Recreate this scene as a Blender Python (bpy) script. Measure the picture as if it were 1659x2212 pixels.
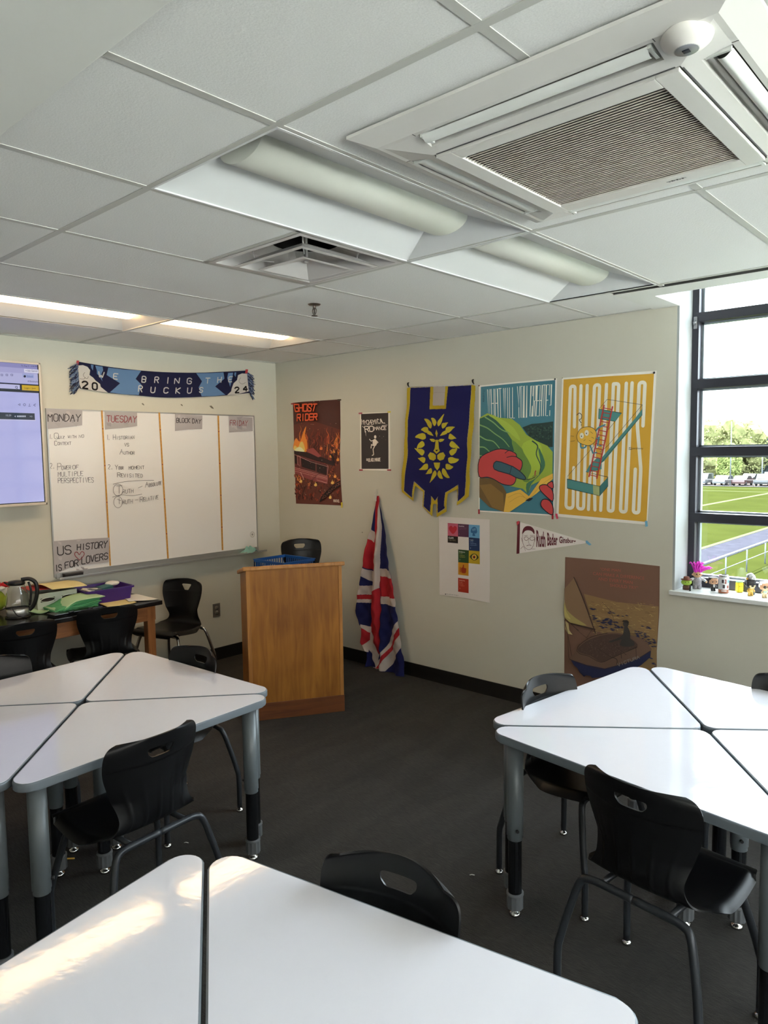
import bpy, bmesh, math, random
from math import sin, cos, pi, radians
from mathutils import Vector, Matrix
from mathutils.geometry import tessellate_polygon
random.seed(7)
for o in list(bpy.data.objects): bpy.data.objects.remove(o)
scene = bpy.context.scene
COL = scene.collection

# ------------------------------------------------------------ camera
CAM = Vector((5.1416, -4.2477, 1.7478))
FPX, IW, IH = 1559.218, 1659.0, 2212.0
YAW, PITCH, ROLL = 0.73577265, -0.08177979, -0.01411577
_f = Vector((-sin(YAW)*cos(PITCH), cos(YAW)*cos(PITCH), sin(PITCH)))
_r = Vector((cos(YAW), sin(YAW), 0)); _u = _r.cross(_f)
RIGHT = cos(ROLL)*_r + sin(ROLL)*_u
UP = -sin(ROLL)*_r + cos(ROLL)*_u
cd = bpy.data.cameras.new('camera'); cam = bpy.data.objects.new('camera', cd); COL.objects.link(cam)
cam.matrix_world = Matrix(((RIGHT.x, UP.x, -_f.x, CAM.x), (RIGHT.y, UP.y, -_f.y, CAM.y), (RIGHT.z, UP.z, -_f.z, CAM.z), (0, 0, 0, 1)))
cd.sensor_fit = 'HORIZONTAL'; cd.sensor_width = 36; cd.lens = FPX/IW*36; cd.clip_start = .05; cd.clip_end = 600
scene.camera = cam

# ------------------------------------------------------------ world, sun, exposure
SKY = 11.0
w = bpy.data.worlds.new('world'); scene.world = w; w.use_nodes = True
nt = w.node_tree; bg = nt.nodes['Background']; bg.inputs[0].default_value = (.86, .92, 1.0, 1); bg.inputs[1].default_value = SKY
sd = bpy.data.lights.new('sun', 'SUN'); sun = bpy.data.objects.new('sun', sd); COL.objects.link(sun)
sd.energy = 42; sd.angle = radians(.6); sd.color = (1, .96, .88)
SUNDIR = Vector((.50, -.48, -1.30))            # direction the light travels
sun.rotation_euler = SUNDIR.to_track_quat('-Z', 'Y').to_euler()
DAY = 31.0        # added upward fill light, one in each of the three added right-hand windows
for yy in (-1.5, -3.95, -6.45):
    ad = bpy.data.lights.new('window_daylight', 'AREA'); ao = bpy.data.objects.new('window_daylight', ad); COL.objects.link(ao)
    ad.shape = 'RECTANGLE'; ad.size = 2.0; ad.size_y = 1.4; ad.energy = DAY; ad.color = (1.0, .97, .92); ao.location = (8.55, yy, 1.70); ao.rotation_euler = Vector((-.62, 0, .78)).to_track_quat('-Z', 'Y').to_euler()
vs = scene.view_settings; vs.view_transform = 'Standard'; vs.look = 'None'; vs.gamma = 1; vs.use_curve_mapping = False
vs.exposure = 0.62
LAMP = 7.0        # strength of the lit ceiling lights

# ------------------------------------------------------------ materials
def lin(c):
    return tuple(((x/255)/12.92 if x/255 <= .04045 else ((x/255+.055)/1.055)**2.4) for x in c[:3])
MATS = {}
def mat(name, c, rough=.5, metal=0, bump=None, var=None, emit=None, estr=0, trans=0, spec=.5, coat=0, vcol=False, ior=1.45, alpha=1):
    """bump=(scale, strength[, (sx,sy,sz)]) ; var=(scale, amount[, (sx,sy,sz)])"""
    if name in MATS: return MATS[name]
    m = bpy.data.materials.new(name); m.use_nodes = True; N = m.node_tree.nodes; L = m.node_tree.links
    b = N['Principled BSDF']; c4 = (*lin(c), 1)
    b.inputs['Base Color'].default_value = c4; b.inputs['Roughness'].default_value = rough
    b.inputs['Metallic'].default_value = metal; b.inputs['IOR'].default_value = ior
    b.inputs['Specular IOR Level'].default_value = spec
    b.inputs['Transmission Weight'].default_value = trans; b.inputs['Coat Weight'].default_value = coat
    b.inputs['Alpha'].default_value = alpha
    tc = N.new('ShaderNodeTexCoord')
    def noise(scale, st, detail=4):
        mp = N.new('ShaderNodeMapping'); mp.inputs['Scale'].default_value = st
        L.new(tc.outputs['Object'], mp.inputs[0]); n = N.new('ShaderNodeTexNoise')
        n.inputs['Scale'].default_value = scale; n.inputs['Detail'].default_value = detail; L.new(mp.outputs[0], n.inputs['Vector']); return n
    src = None
    if vcol:
        a = N.new('ShaderNodeAttribute'); a.attribute_name = 'ink'; L.new(a.outputs['Color'], b.inputs['Base Color']); src = a.outputs['Color']
    if var:
        n = noise(var[0], var[2] if len(var) > 2 else (1, 1, 1)); mr = N.new('ShaderNodeMapRange')
        mr.inputs[1].default_value = .3; mr.inputs[2].default_value = .7
        mr.inputs[3].default_value = 1-var[1]; mr.inputs[4].default_value = 1+var[1]; L.new(n.outputs[0], mr.inputs[0])
        mx = N.new('ShaderNodeVectorMath'); mx.operation = 'SCALE'
        if src: L.new(src, mx.inputs[0])
        else: mx.inputs[0].default_value = c4[:3]
        L.new(mr.outputs[0], mx.inputs['Scale']); L.new(mx.outputs[0], b.inputs['Base Color'])
    if bump:
        n = noise(bump[0], bump[2] if len(bump) > 2 else (1, 1, 1), 3); bp = N.new('ShaderNodeBump')
        bp.inputs['Strength'].default_value = bump[1]; bp.inputs['Distance'].default_value = bump[3] if len(bump) > 3 else .002
        L.new(n.outputs[0], bp.inputs['Height']); L.new(bp.outputs[0], b.inputs['Normal'])
    if emit is not None:
        b.inputs['Emission Color'].default_value = (*lin(emit), 1); b.inputs['Emission Strength'].default_value = estr
        if vcol: L.new(src, b.inputs['Emission Color'])
    MATS[name] = m; return m

# ------------------------------------------------------------ mesh helpers
class MB:
    def __init__(s): s.bm = bmesh.new(); s.smooth = False
    def face(s, pts, mi=0):
        f = s.bm.faces.new([s.bm.verts.new(p) for p in pts]); f.material_index = mi; return f
    def box(s, x0, x1, y0, y1, z0, z1, bev=0, M=None, mi=0):
        r = bmesh.ops.create_cube(s.bm, size=1); vv = r['verts']
        for v in vv: v.co = Vector(((x0+x1)/2+v.co.x*(x1-x0), (y0+y1)/2+v.co.y*(y1-y0), (z0+z1)/2+v.co.z*(z1-z0)))
        if bev:
            es = list({e for v in vv for e in v.link_edges})
            r2 = bmesh.ops.bevel(s.bm, geom=es, offset=bev, segments=2, affect='EDGES', profile=.6); vv = list({v for f in r2['faces'] for v in f.verts} | {v for v in vv if v.is_valid})
        if mi:
            for f in {f for v in vv for f in v.link_faces}: f.material_index = mi
        if M is not None:
            for v in vv: v.co = M @ v.co
        return s
    def ring(s, c, n, u, r, k, e=1):
        return [s.bm.verts.new(c+(u*cos(2*pi*i/k)*r+n.cross(u)*sin(2*pi*i/k)*r*e)) for i in range(k)]
    def tube(s, pts, r, k=12, cap=True, mi=0):
        pts = [Vector(p) for p in pts]; rs = r if isinstance(r, (list, tuple)) else [r]*len(pts)
        t0 = (pts[1]-pts[0]).normalized(); u = t0.orthogonal().normalized(); prev = None; first = None
        for i, p in enumerate(pts):
            if i == 0: t = t0
            elif i == len(pts)-1: t = (p-pts[i-1]).normalized()
            else: t = ((p-pts[i-1]).normalized()+(pts[i+1]-p).normalized()).normalized()
            u = (u-t*u.dot(t)).normalized(); rg = s.ring(p, t, u, rs[i], k)
            if prev:
                for j in range(k):
                    f = s.bm.faces.new((prev[j], prev[(j+1) % k], rg[(j+1) % k], rg[j])); f.smooth = True; f.material_index = mi
            else: first = rg
            prev = rg
        if cap:
            f = s.bm.faces.new(list(reversed(first))); f.material_index = mi; f = s.bm.faces.new(prev); f.material_index = mi
        return s
    def lathe(s, prof, c=(0, 0, 0), k=24, M=None, mi=0, smooth=True):
        """prof [(r,z)...]"""
        c = Vector(c); rings = []
        for r, z in prof:
            if r < 1e-6: rings.append([s.bm.verts.new(c+Vector((0, 0, z)))])
            else: rings.append([s.bm.verts.new(c+Vector((r*cos(2*pi*i/k), r*sin(2*pi*i/k), z))) for i in range(k)])
        for a, b in zip(rings, rings[1:]):
            for j in range(k):
                q = [a[j % len(a)], a[(j+1) % len(a)], b[(j+1) % len(b)], b[j % len(b)]]
                q2 = []
                for v in q:
                    if v not in q2: q2.append(v)
                if len(q2) > 2:
                    f = s.bm.faces.new(q2); f.smooth = smooth; f.material_index = mi
        if M is not None:
            for rg in rings:
                for v in rg: v.co = M @ v.co
        return s
    def prism(s, poly, z0, z1, M=None, mi=0):
        """poly 2D list extruded z0..z1"""
        a = [s.bm.verts.new((x, y, z0)) for x, y in poly]; b = [s.bm.verts.new((x, y, z1)) for x, y in poly]; n = len(poly)
        fs = [s.bm.faces.new(list(reversed(a))), s.bm.faces.new(b)]
        for i in range(n): fs.append(s.bm.faces.new((a[i], a[(i+1) % n], b[(i+1) % n], b[i])))
        for f in fs: f.material_index = mi
        if M is not None:
            for v in a+b: v.co = M @ v.co
        return s
    def ball(s, c, r, sub=2, sc=(1, 1, 1), mi=0, noise=0):
        rr = bmesh.ops.create_icosphere(s.bm, subdivisions=sub, radius=1)
        for v in rr['verts']:
            k = 1+(random.uniform(-noise, noise) if noise else 0)
            v.co = Vector((c[0]+v.co.x*r*sc[0]*k, c[1]+v.co.y*r*sc[1]*k, c[2]+v.co.z*r*sc[2]*k))
        for f in {f for v in rr['verts'] for f in v.link_faces}: f.smooth = True; f.material_index = mi
        return s
    def grid(s, fn, nu, nv, smooth=True, mi=0, keep=None):
        V = [[s.bm.verts.new(fn(i/nu, j/nv)) for j in range(nv+1)] for i in range(nu+1)]
        for i in range(nu):
            for j in range(nv):
                if keep and not keep((i+.5)/nu, (j+.5)/nv): continue
                f = s.bm.faces.new((V[i][j], V[i+1][j], V[i+1][j+1], V[i][j+1])); f.smooth = smooth; f.material_index = mi
        return V
    def build(s, name, m, parent=None, loc=None, normals=True):
        if normals: bmesh.ops.recalc_face_normals(s.bm, faces=s.bm.faces)
        me = bpy.data.meshes.new(name); s.bm.to_mesh(me); s.bm.free()
        for x in (m if isinstance(m, (list, tuple)) else [m]): me.materials.append(x)
        o = bpy.data.objects.new(name, me); COL.objects.link(o)
        if parent: o.parent = parent
        if loc: o.location = loc
        return o
def smooth_by_angle(o, a=40):
    me = o.data
    for p in me.polygons: p.use_smooth = True
    try: me.set_sharp_from_angle(angle=radians(a))
    except Exception: pass
    return o
def tag(o, label=None, cat=None, group=None, kind=None):
    if label: o['label'] = label
    if cat: o['category'] = cat
    if group: o['group'] = group
    if kind: o['kind'] = kind
    return o
def empty(name, loc=(0, 0, 0), rz=0, label=None, cat=None, group=None):
    o = bpy.data.objects.new(name, None); COL.objects.link(o); o.location = loc; o.rotation_euler = (0, 0, rz)
    o.empty_display_size = .1
    return tag(o, label, cat, group)
def copy_tree(o, parent=None):
    c = o.copy(); COL.objects.link(c)
    if parent: c.parent = parent
    for ch in [x for x in bpy.data.objects if x.parent == o]: copy_tree(ch, c)
    return c
def struct(name, mb, m, smooth=False):
    o = mb.build(name, m); o['kind'] = 'structure'; return o
def catmull(pts, n=6, closed=False):
    P = [Vector(p) for p in pts]; out = []; N = len(P)
    rng = range(N) if closed else range(N-1)
    for i in rng:
        if closed: a, b, c, d = P[(i-1) % N], P[i], P[(i+1) % N], P[(i+2) % N]
        else: a, b, c, d = P[max(i-1, 0)], P[i], P[i+1], P[min(i+2, N-1)]
        for k in range(n):
            t = k/n; out.append(.5*((2*b)+(c-a)*t+(2*a-5*b+4*c-d)*t*t+(3*b-a-3*c+d)*t**3))
    if not closed: out.append(P[-1])
    return out

# a pixel of the photograph -> point on a plane of the room
def ray(u, v): return RIGHT*((u-IW/2)/FPX)+UP*(-(v-IH/2)/FPX)+_f
def at(u, v, ax, val):
    d = ray(u, v); return CAM+d*((val-CAM[ax])/d[ax])

# ------------------------------------------------------------ lettering and printed pictures
GL = {'A': '002640 1333', 'B': '0006364543330 3'.replace(' ', '')+' 3342413000', 'C': '4536160501103041', 'D': '00062644422000', 'E': '46060040 0333',
 'F': '460600 0333', 'G': '45361605011030414323', 'H': '0006 4046 0343', 'I': '2026', 'J': '464130100 1'.replace(' ', ''), 'K': '0006 460340', 'L': '060040', 'M': '0006234640',
 'N': '00064046', 'O': '160501103041453616', 'P': '00063645443303', 'Q': '160501103041453616 2240', 'R': '00063645443303 2340', 'S': '453616050413334241301001',
 'T': '0646 2620', 'U': '060110304146', 'V': '062046', 'W': '0610233046', 'X': '0046 0640', 'Y': '062346 2320', 'Z': '06460040', '0': '160501103041453616',
 '1': '2026', '2': '0516364544000040'.replace('0000', '00'), '4': '30360242', '?': '051636454422 2021', '-': '1333', '.': '2021', '"': '1615 3635', '/': '0046'}
SQ = {'C': '444606004042', 'U': '06004046', 'R': '0006464303 2340', 'I': '2026', 'O': '0600404606', 'S': '4446060442400002', 'W': '0610263046', 'H': '0006 4046 0343', 'A': '00064640 0343',
 'T': '0646 2620', 'L': '060040', 'Y': '062246 2220', 'E': '46060040 0343', '?': '0406464222 2021', 'G': '460600404323', 'D': '00063645413000'}
def inpoly(x, y, P):
    c = False; n = len(P); j = n-1
    for i in range(n):
        if (P[i][1] > y) != (P[j][1] > y) and x < (P[j][0]-P[i][0])*(y-P[i][1])/(P[j][1]-P[i][1])+P[i][0]: c = not c
        j = i
    return c
class Art:
    """flat printed shapes on a wall plane; coordinates of a crop of the photograph, turned to metres on that plane"""
    def __init__(s, crop, ax, val, sign=-1, gain=1.4, step=.00006):
        (s.ox, s.oy, s.sc) = crop; s.ax = ax; s.val = val; s.sign = sign; s.g = gain; s.V = []; s.F = []; s.C = []; s.layer = 1; s.step = step; s.sub = 0
    def P(s, x, y):
        p = at(s.ox+x/s.sc, s.oy+y/s.sc, s.ax, s.val)
        return Vector((p.x, p.z)) if s.ax == 1 else Vector((p.y, p.z))
    def _add(s, pts, col, tris=None):
        s.sub += 1; h = s.val+s.sign*(s.step*s.layer+.000012*s.sub); b = len(s.V)
        for p in pts: s.V.append((p[0], h, p[1]) if s.ax == 1 else (h, p[0], p[1]))
        if tris is None: tris = tessellate_polygon([[Vector((p[0], p[1], 0)) for p in pts]])
        c = tuple(min(.93, x*s.g) for x in lin(col))
        for t in tris:
            if len(set(t)) < 3: continue
            s.F.append(tuple(b+i for i in t)); s.C.append(c)
    def poly(s, col, pts, up=1, curve=0):
        q = [s.P(*p) for p in pts]
        if curve: q = [Vector(x[:2]) for x in catmull([Vector((a.x, a.y, 0)) for a in q], curve, True)]
        s.layer += up; s._add(q, col); return s
    def ribbon(s, q, wd, col, w2=None):
        q = [p for i, p in enumerate(q) if i == 0 or (p-q[i-1]).length > 2e-5]; n = len(q); L = []; R = []
        if n < 2: return
        for i in range(n):
            a = q[max(i-1, 0)]; b = q[min(i+1, n-1)]; d = (b-a)
            if d.length < 1e-9: d = Vector((1, 0))
            d.normalize(); m = Vector((-d.y, d.x)); k = 1
            if 0 < i < n-1:
                e = (q[i]-q[i-1]).normalized(); k = 1/max(.5, abs(m.dot(Vector((-e.y, e.x)))))
            ww = wd if w2 is None else wd+(w2-wd)*i/(n-1)
            L.append(q[i]+m*ww/2*k); R.append(q[i]-m*ww/2*k)
        pts = L+R; tr = []
        for i in range(n-1): tr += [(i, i+1, n+i+1), (i, n+i+1, n+i)]
        s._add(pts, col, tr)
        if w2 is None and wd > .0012:
            for c in (q[0], q[-1]):
                s._add([c+Vector((cos(t*pi/4), sin(t*pi/4)))*wd/2 for t in range(8)], col, [(0, i, i+1) for i in range(1, 7)])
    def fillet(s, q, r):
        if len(q) < 3 or r <= 0: return q
        out = [q[0]]; closed = (q[0]-q[-1]).length < 1e-6
        for i in range(1, len(q)-1):
            a, b, c = q[i-1], q[i], q[i+1]; d1 = a-b; d2 = c-b
            t = min(r, d1.length*.5, d2.length*.5); p1 = b+d1.normalized()*t; p2 = b+d2.normalized()*t
            for k in range(6):
                u = k/5; out.append(p1*(1-u)**2+b*2*u*(1-u)+p2*u*u)
        out.append(q[-1]); return out
    def line(s, col, pts, wd, curve=0, up=1, w2=None, r=0):
        q = [s.P(*p) for p in pts]
        if curve: q = [Vector(x[:2]) for x in catmull([Vector((a.x, a.y, 0)) for a in q], curve)]
        if r: q = s.fillet(q, r)
        s.layer += up; s.ribbon(q, wd, col, w2); return s
    def text(s, t, quad, wd, col, gap=.35, font=None, r=None, up=1, jit=0):
        """quad = bl, br, tr, tl in crop coordinates"""
        bl, br, tr, tl = [Vector(p) for p in quad]; n = len(t); tot = n+gap*(n-1); s.layer += up; G = font or GL
        for i, ch in enumerate(t):
            g = G.get(ch) or GL.get(ch)
            if not g: continue
            x0 = i*(1+gap)
            dx, dy = random.uniform(-jit, jit), random.uniform(-jit, jit)
            for st in g.split():
                q = []
                for k in range(0, len(st)-1, 2):
                    u = (x0+int(st[k])/4+dx)/tot; v = int(st[k+1])/6+dy*.6
                    if font: v = max(0, min(1, v))
                    p = (bl*(1-u)+br*u)*(1-v)+(tl*(1-u)+tr*u)*v; q.append(s.P(p.x, p.y))
                if r: q = s.fillet(q, r)
                s.ribbon(q, wd, col)
        return s
    def ftext(s, t, quad, col, up=1, bold=0, fit=True):
        cu = bpy.data.curves.new('t', 'FONT'); cu.body = t; cu.resolution_u = 2; cu.offset = bold
        o = bpy.data.objects.new('t', cu); COL.objects.link(o); bpy.context.view_layer.update()
        me = bpy.data.meshes.new_from_object(o.evaluated_get(bpy.context.evaluated_depsgraph_get()))
        vs_ = [v.co.copy() for v in me.vertices]; fs = [tuple(p.vertices) for p in me.polygons]
        bpy.data.objects.remove(o); bpy.data.curves.remove(cu); bpy.data.meshes.remove(me)
        if not vs_: return s
        x0, x1 = min(v.x for v in vs_), max(v.x for v in vs_); y0, y1 = min(v.y for v in vs_), max(v.y for v in vs_)
        bl, br, tr, tl = [Vector(p) for p in quad]; q = []
        for v in vs_:
            u = (v.x-x0)/(x1-x0); w_ = (v.y-y0)/max(1e-6, (y1-y0)); p = (bl*(1-u)+br*u)*(1-w_)+(tl*(1-u)+tr*u)*w_; q.append(s.P(p.x, p.y))
        tris = []
        for f in fs:
            for i in range(1, len(f)-1): tris.append((f[0], f[i], f[i+1]))
        s.layer += up; s._add(q, col, tris); return s
    def build(s, name, parent=None, m=None, base=None, rough=.5):
        """base = polygon (crop coords) of the sheet itself: gets thickness down to the wall"""
        me = bpy.data.meshes.new(name); me.from_pydata(s.V, [], s.F)
        a = me.color_attributes.new('ink', 'FLOAT_COLOR', 'CORNER')
        k = 0; buf = []
        for p, c in zip(me.polygons, s.C):
            for _ in range(p.loop_total): buf += [c[0], c[1], c[2], 1]
        a.data.foreach_set('color', buf)
        me.materials.append(m or mat('printed_ink', (255, 255, 255), rough=rough, vcol=True))
        o = bpy.data.objects.new(name, me); COL.objects.link(o)
        if parent: o.parent = parent
        return o
def sheet(name, crop, ax, val, outline, col, th=.0015, sign=-1, rough=.6, gain=1.4, parent=None, curve=0):
    """a real sheet lying on the wall: outline in crop pixels, thickness th; front face at val"""
    A = Art(crop, ax, val, sign, gain); q = [A.P(*p) for p in outline]
    if curve: q = [Vector(x[:2]) for x in catmull([Vector((a.x, a.y, 0)) for a in q], curve, True)]
    mb = MB(); n = len(q)
    f = [mb.bm.verts.new((p.x, val, p.y) if ax == 1 else (val, p.x, p.y)) for p in q]
    bk = [mb.bm.verts.new((p.x, val-sign*th, p.y) if ax == 1 else (val-sign*th, p.x, p.y)) for p in q]
    for t in tessellate_polygon([[Vector((p.x, p.y, 0)) for p in q]]):
        mb.bm.faces.new([f[i] for i in t]); mb.bm.faces.new([bk[i] for i in reversed(t)])
    for i in range(n): mb.bm.faces.new((f[i], f[(i+1) % n], bk[(i+1) % n], bk[i]))
    key = 'paper_%d_%d_%d' % tuple(col)
    l = [min(.93, x*gain) for x in lin(col)]
    m = mat(key, (200, 200, 200), rough=rough); m.node_tree.nodes['Principled BSDF'].inputs['Base Color'].default_value = (*l, 1)
    return mb.build(name, m, parent)
def raster(A, outline, base, cell, fold, name, parent):
    """a woven cloth: fine grid whose cells take the colour of the topmost printed shape, displaced by fold(x, z)"""
    import numpy as np
    q = [A.P(*p) for p in outline]; x0, x1 = min(p.x for p in q), max(p.x for p in q); z0, z1 = min(p.y for p in q), max(p.y for p in q)
    nx, nz = int((x1-x0)/cell)+1, int((z1-z0)/cell)+1; X = x0+(np.arange(nx)+.5)*cell; Z = z0+(np.arange(nz)+.5)*cell; GX, GZ = np.meshgrid(X, Z, indexing='ij')
    def mask(P_):
        m = np.zeros(GX.shape, bool); j = len(P_)-1
        for i in range(len(P_)):
            xi, yi = P_[i]; xj, yj = P_[j]
            if yi != yj: m ^= ((yi > GZ) != (yj > GZ)) & (GX < (xj-xi)*(GZ-yi)/(yj-yi)+xi)
            j = i
        return m
    on = mask([(p.x, p.y) for p in q]); C_ = np.zeros(GX.shape+(3,)); C_[:] = [min(.9, v*A.g) for v in lin(base)]
    for f, c in zip(A.F, A.C):
        t = [(A.V[i][0], A.V[i][2]) for i in f]; a0, a1 = min(p[0] for p in t), max(p[0] for p in t); b0, b1 = min(p[1] for p in t), max(p[1] for p in t)
        i0, i1 = max(0, int((a0-x0)/cell)-1), int((a1-x0)/cell)+2; j0, j1 = max(0, int((b0-z0)/cell)-1), int((b1-z0)/cell)+2
        gx, gz = GX[i0:i1, j0:j1], GZ[i0:i1, j0:j1]
        (ax, ay), (bx, by_), (cx, cy) = t; d1 = (gx-bx)*(ay-by_)-(ax-bx)*(gz-by_); d2 = (gx-cx)*(by_-cy)-(bx-cx)*(gz-cy); d3 = (gx-ax)*(cy-ay)-(cx-ax)*(gz-ay)
        C_[i0:i1, j0:j1][~(((d1 < 0) | (d2 < 0) | (d3 < 0)) & ((d1 > 0) | (d2 > 0) | (d3 > 0)))] = c
    V = [(x0+i*cell, A.val-fold(x0+i*cell, z0+j*cell), z0+j*cell) for i in range(nx+1) for j in range(nz+1)]; F = []; K = []
    for i in range(nx):
        for j in range(nz):
            if on[i, j]: b = i*(nz+1)+j; F.append((b, b+nz+1, b+nz+2, b+1)); K.append(C_[i, j])
    me = bpy.data.meshes.new(name); me.from_pydata(V, [], F); ca = me.color_attributes.new('ink', 'FLOAT_COLOR', 'CORNER')
    ca.data.foreach_set('color', np.repeat(np.c_[np.array(K), np.ones(len(K))], 4, 0).ravel())
    for p in me.polygons: p.use_smooth = True
    b = bmesh.new(); b.from_mesh(me); bmesh.ops.delete(b, geom=[v for v in b.verts if not v.link_faces], context='VERTS'); b.to_mesh(me); b.free()
    me.materials.append(fab); o = bpy.data.objects.new(name, me); COL.objects.link(o); o.parent = parent; md = o.modifiers.new('s', 'SOLIDIFY'); md.thickness = .001; return o
def join_ink(o, inked):
    """put the printed shapes into the same mesh as their sheet"""
    me = o.data; b = bmesh.new(); b.from_mesh(me)
    lay = b.loops.layers.float_color.new('ink'); c = me.materials[0].node_tree.nodes['Principled BSDF'].inputs['Base Color'].default_value
    for f in b.faces:
        for l in f.loops: l[lay] = (c[0], c[1], c[2], 1)
    im = inked.data; n0 = len(b.faces); b.from_mesh(im); b.faces.ensure_lookup_table()
    for f in b.faces[n0:]: f.material_index = 1
    me.materials.append(im.materials[0]); b.to_mesh(me); b.free()
    bpy.data.objects.remove(inked); return o
# ============================================================ the room
S = .6096; X0 = 3.699; ZC = 2.5635
YM = [-.594, -1.813, -3.032]       # main runners
XE, YS = 8.6, -8.2                 # far side of the room
WZ = 3.15
wallm = mat('wall_paint', (205, 202, 188), rough=.75, bump=(220, .08, (1, 1, 1), .0006), var=(1.2, .015))
white_p = mat('reveal_paint', (166, 170, 170), rough=.5)
floorm = mat('carpet', (49, 46, 43), rough=.95, var=(5, .2, (1.5, .35, 1)))
def carpet():
    m = floorm; N = m.node_tree.nodes; L = m.node_tree.links; b = N['Principled BSDF']
    tc = N.new('ShaderNodeTexCoord'); mp = N.new('ShaderNodeMapping'); mp.inputs['Rotation'].default_value = (0, 0, radians(12)); L.new(tc.outputs['Object'], mp.inputs[0])
    br = N.new('ShaderNodeTexBrick'); br.inputs['Scale'].default_value = 1; br.inputs['Mortar Size'].default_value = .0012; br.inputs['Brick Width'].default_value = .92; br.inputs['Row Height'].default_value = .23
    br.inputs['Color1'].default_value = (.92, .92, .92, 1); br.inputs['Color2'].default_value = (1.08, 1.08, 1.08, 1); br.inputs['Mortar'].default_value = (.75, .75, .75, 1); L.new(mp.outputs[0], br.inputs[0])
    mp2 = N.new('ShaderNodeMapping'); mp2.inputs['Rotation'].default_value = (0, 0, radians(12)); mp2.inputs['Scale'].default_value = (8, 90, 1); L.new(tc.outputs['Object'], mp2.inputs[0])
    ns = N.new('ShaderNodeTexNoise'); ns.inputs['Scale'].default_value = 3; ns.inputs['Detail'].default_value = 6; L.new(mp2.outputs[0], ns.inputs['Vector'])
    mr = N.new('ShaderNodeMapRange'); mr.inputs[1].default_value = .35; mr.inputs[2].default_value = .65; mr.inputs[3].default_value = .72; mr.inputs[4].default_value = 1.35; L.new(ns.outputs[0], mr.inputs[0])
    vw = N.new('ShaderNodeTexVoronoi'); vw.inputs['Scale'].default_value = 190; L.new(tc.outputs['Object'], vw.inputs['Vector'])
    old = b.inputs['Base Color'].links[0].from_socket
    a = N.new('ShaderNodeVectorMath'); a.operation = 'MULTIPLY'; L.new(old, a.inputs[0]); L.new(br.outputs[0], a.inputs[1])
    c = N.new('ShaderNodeVectorMath'); c.operation = 'SCALE'; L.new(a.outputs[0], c.inputs[0]); L.new(mr.outputs[0], c.inputs['Scale']); L.new(c.outputs[0], b.inputs['Base Color'])
    bp = N.new('ShaderNodeBump'); bp.inputs['Strength'].default_value = .5; bp.inputs['Distance'].default_value = .002; L.new(vw.outputs['Distance'], bp.inputs['Height']); L.new(bp.outputs[0], b.inputs['Normal'])
carpet()
struct('floor', MB().box(-.15, XE+.15, YS-.15, .26, -.12, 0), floorm)
struct('wall_left', MB().box(-.15, 0, YS-.15, .26, 0, WZ), wallm)
mb = MB(); mb.box(XE, XE+.15, YS-.15, .26, 0, .85).box(XE, XE+.15, YS-.15, .26, 2.5, WZ)
for a, b in ((-.4, .26), (-2.9, -2.6), (-5.3, -5.0), (YS-.15, -7.6)): mb.box(XE, XE+.15, a, b, .85, 2.5)  # openings for the added, unseen windows
struct('wall_right', mb, wallm)
struct('wall_outside', MB().box(27, 29, -40, 40, -4, 8), mat('brick_dark', (96, 86, 80), rough=1, spec=0))  # unseen block, added to keep low east sky off the left wall
struct('ceiling.004', MB().box(XE+.15, XE+1.3, YS-.3, .6, 3.0, 3.15), wallm)  # unseen eave, added to cut direct sky at the right-hand windows
struct('ground.001', MB().box(XE+.16, 24, -14, 4, -.1, .12), mat('roof_deck_white', (232, 232, 228), rough=.9))  # unseen pale deck, added to bounce daylight up to the ceiling
struct('wall_front', MB().box(0, XE, YS-.15, YS, 0, WZ), wallm)
mb = MB(); WX0, WX1, WT = 3.577, 8.2, .26
mb.box(0, WX0, 0, WT, 0, WZ).box(WX1, XE, 0, WT, 0, WZ).box(WX0, WX1, 0, WT, 0, .90).box(WX0, WX1, 0, WT, 3.05, WZ)
struct('wall_back', mb, wallm)
# window lining and sill
struct('trim_1', MB().box(WX0, 3.59, 0.0005, .30, .918, 3.05).box(WX1-.013, WX1, .0005, .30, .918, 3.05), white_p)
struct('trim_2', MB().box(WX0-.012, WX1, -.022, .30, .893, .918, .003), mat('sill_board', (226, 229, 228), rough=.3))
# ---- window: dark frame, transoms, glass
framem = mat('window_frame_dark', (52, 52, 60), rough=.38, metal=.2)
chan = mat('window_gasket', (150, 160, 165), rough=.35, metal=.5)
glassm = bpy.data.materials.new('window_glass'); glassm.use_nodes = True
N = glassm.node_tree.nodes; N.clear(); out = N.new('ShaderNodeOutputMaterial'); tr = N.new('ShaderNodeBsdfTransparent'); gl = N.new('ShaderNodeBsdfGlossy'); mx = N.new('ShaderNodeMixShader'); fr = N.new('ShaderNodeMath'); lwt = N.new('ShaderNodeLayerWeight'); pw = N.new('ShaderNodeMath')
tr.inputs[0].default_value = (.93, .97, .97, 1); gl.inputs['Roughness'].default_value = .01; fr.operation = 'MULTIPLY_ADD'; fr.inputs[1].default_value = .9; fr.inputs[2].default_value = .03; pw.operation = 'POWER'; pw.inputs[1].default_value = 5; lwt.inputs[0].default_value = .5
glassm.node_tree.links.new(lwt.outputs['Facing'], pw.inputs[0]); glassm.node_tree.links.new(pw.outputs[0], fr.inputs[0])
glassm.node_tree.links.new(fr.outputs[0], mx.inputs[0]); glassm.node_tree.links.new(tr.outputs[0], mx.inputs[1]); glassm.node_tree.links.new(gl.outputs[0], mx.inputs[2]); glassm.node_tree.links.new(mx.outputs[0], out.inputs[0])
WY = .205; zb = [1.335, 1.730, 2.127, 2.516, 2.905]
wr = empty('window_1'); wr['kind'] = 'structure'
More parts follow.
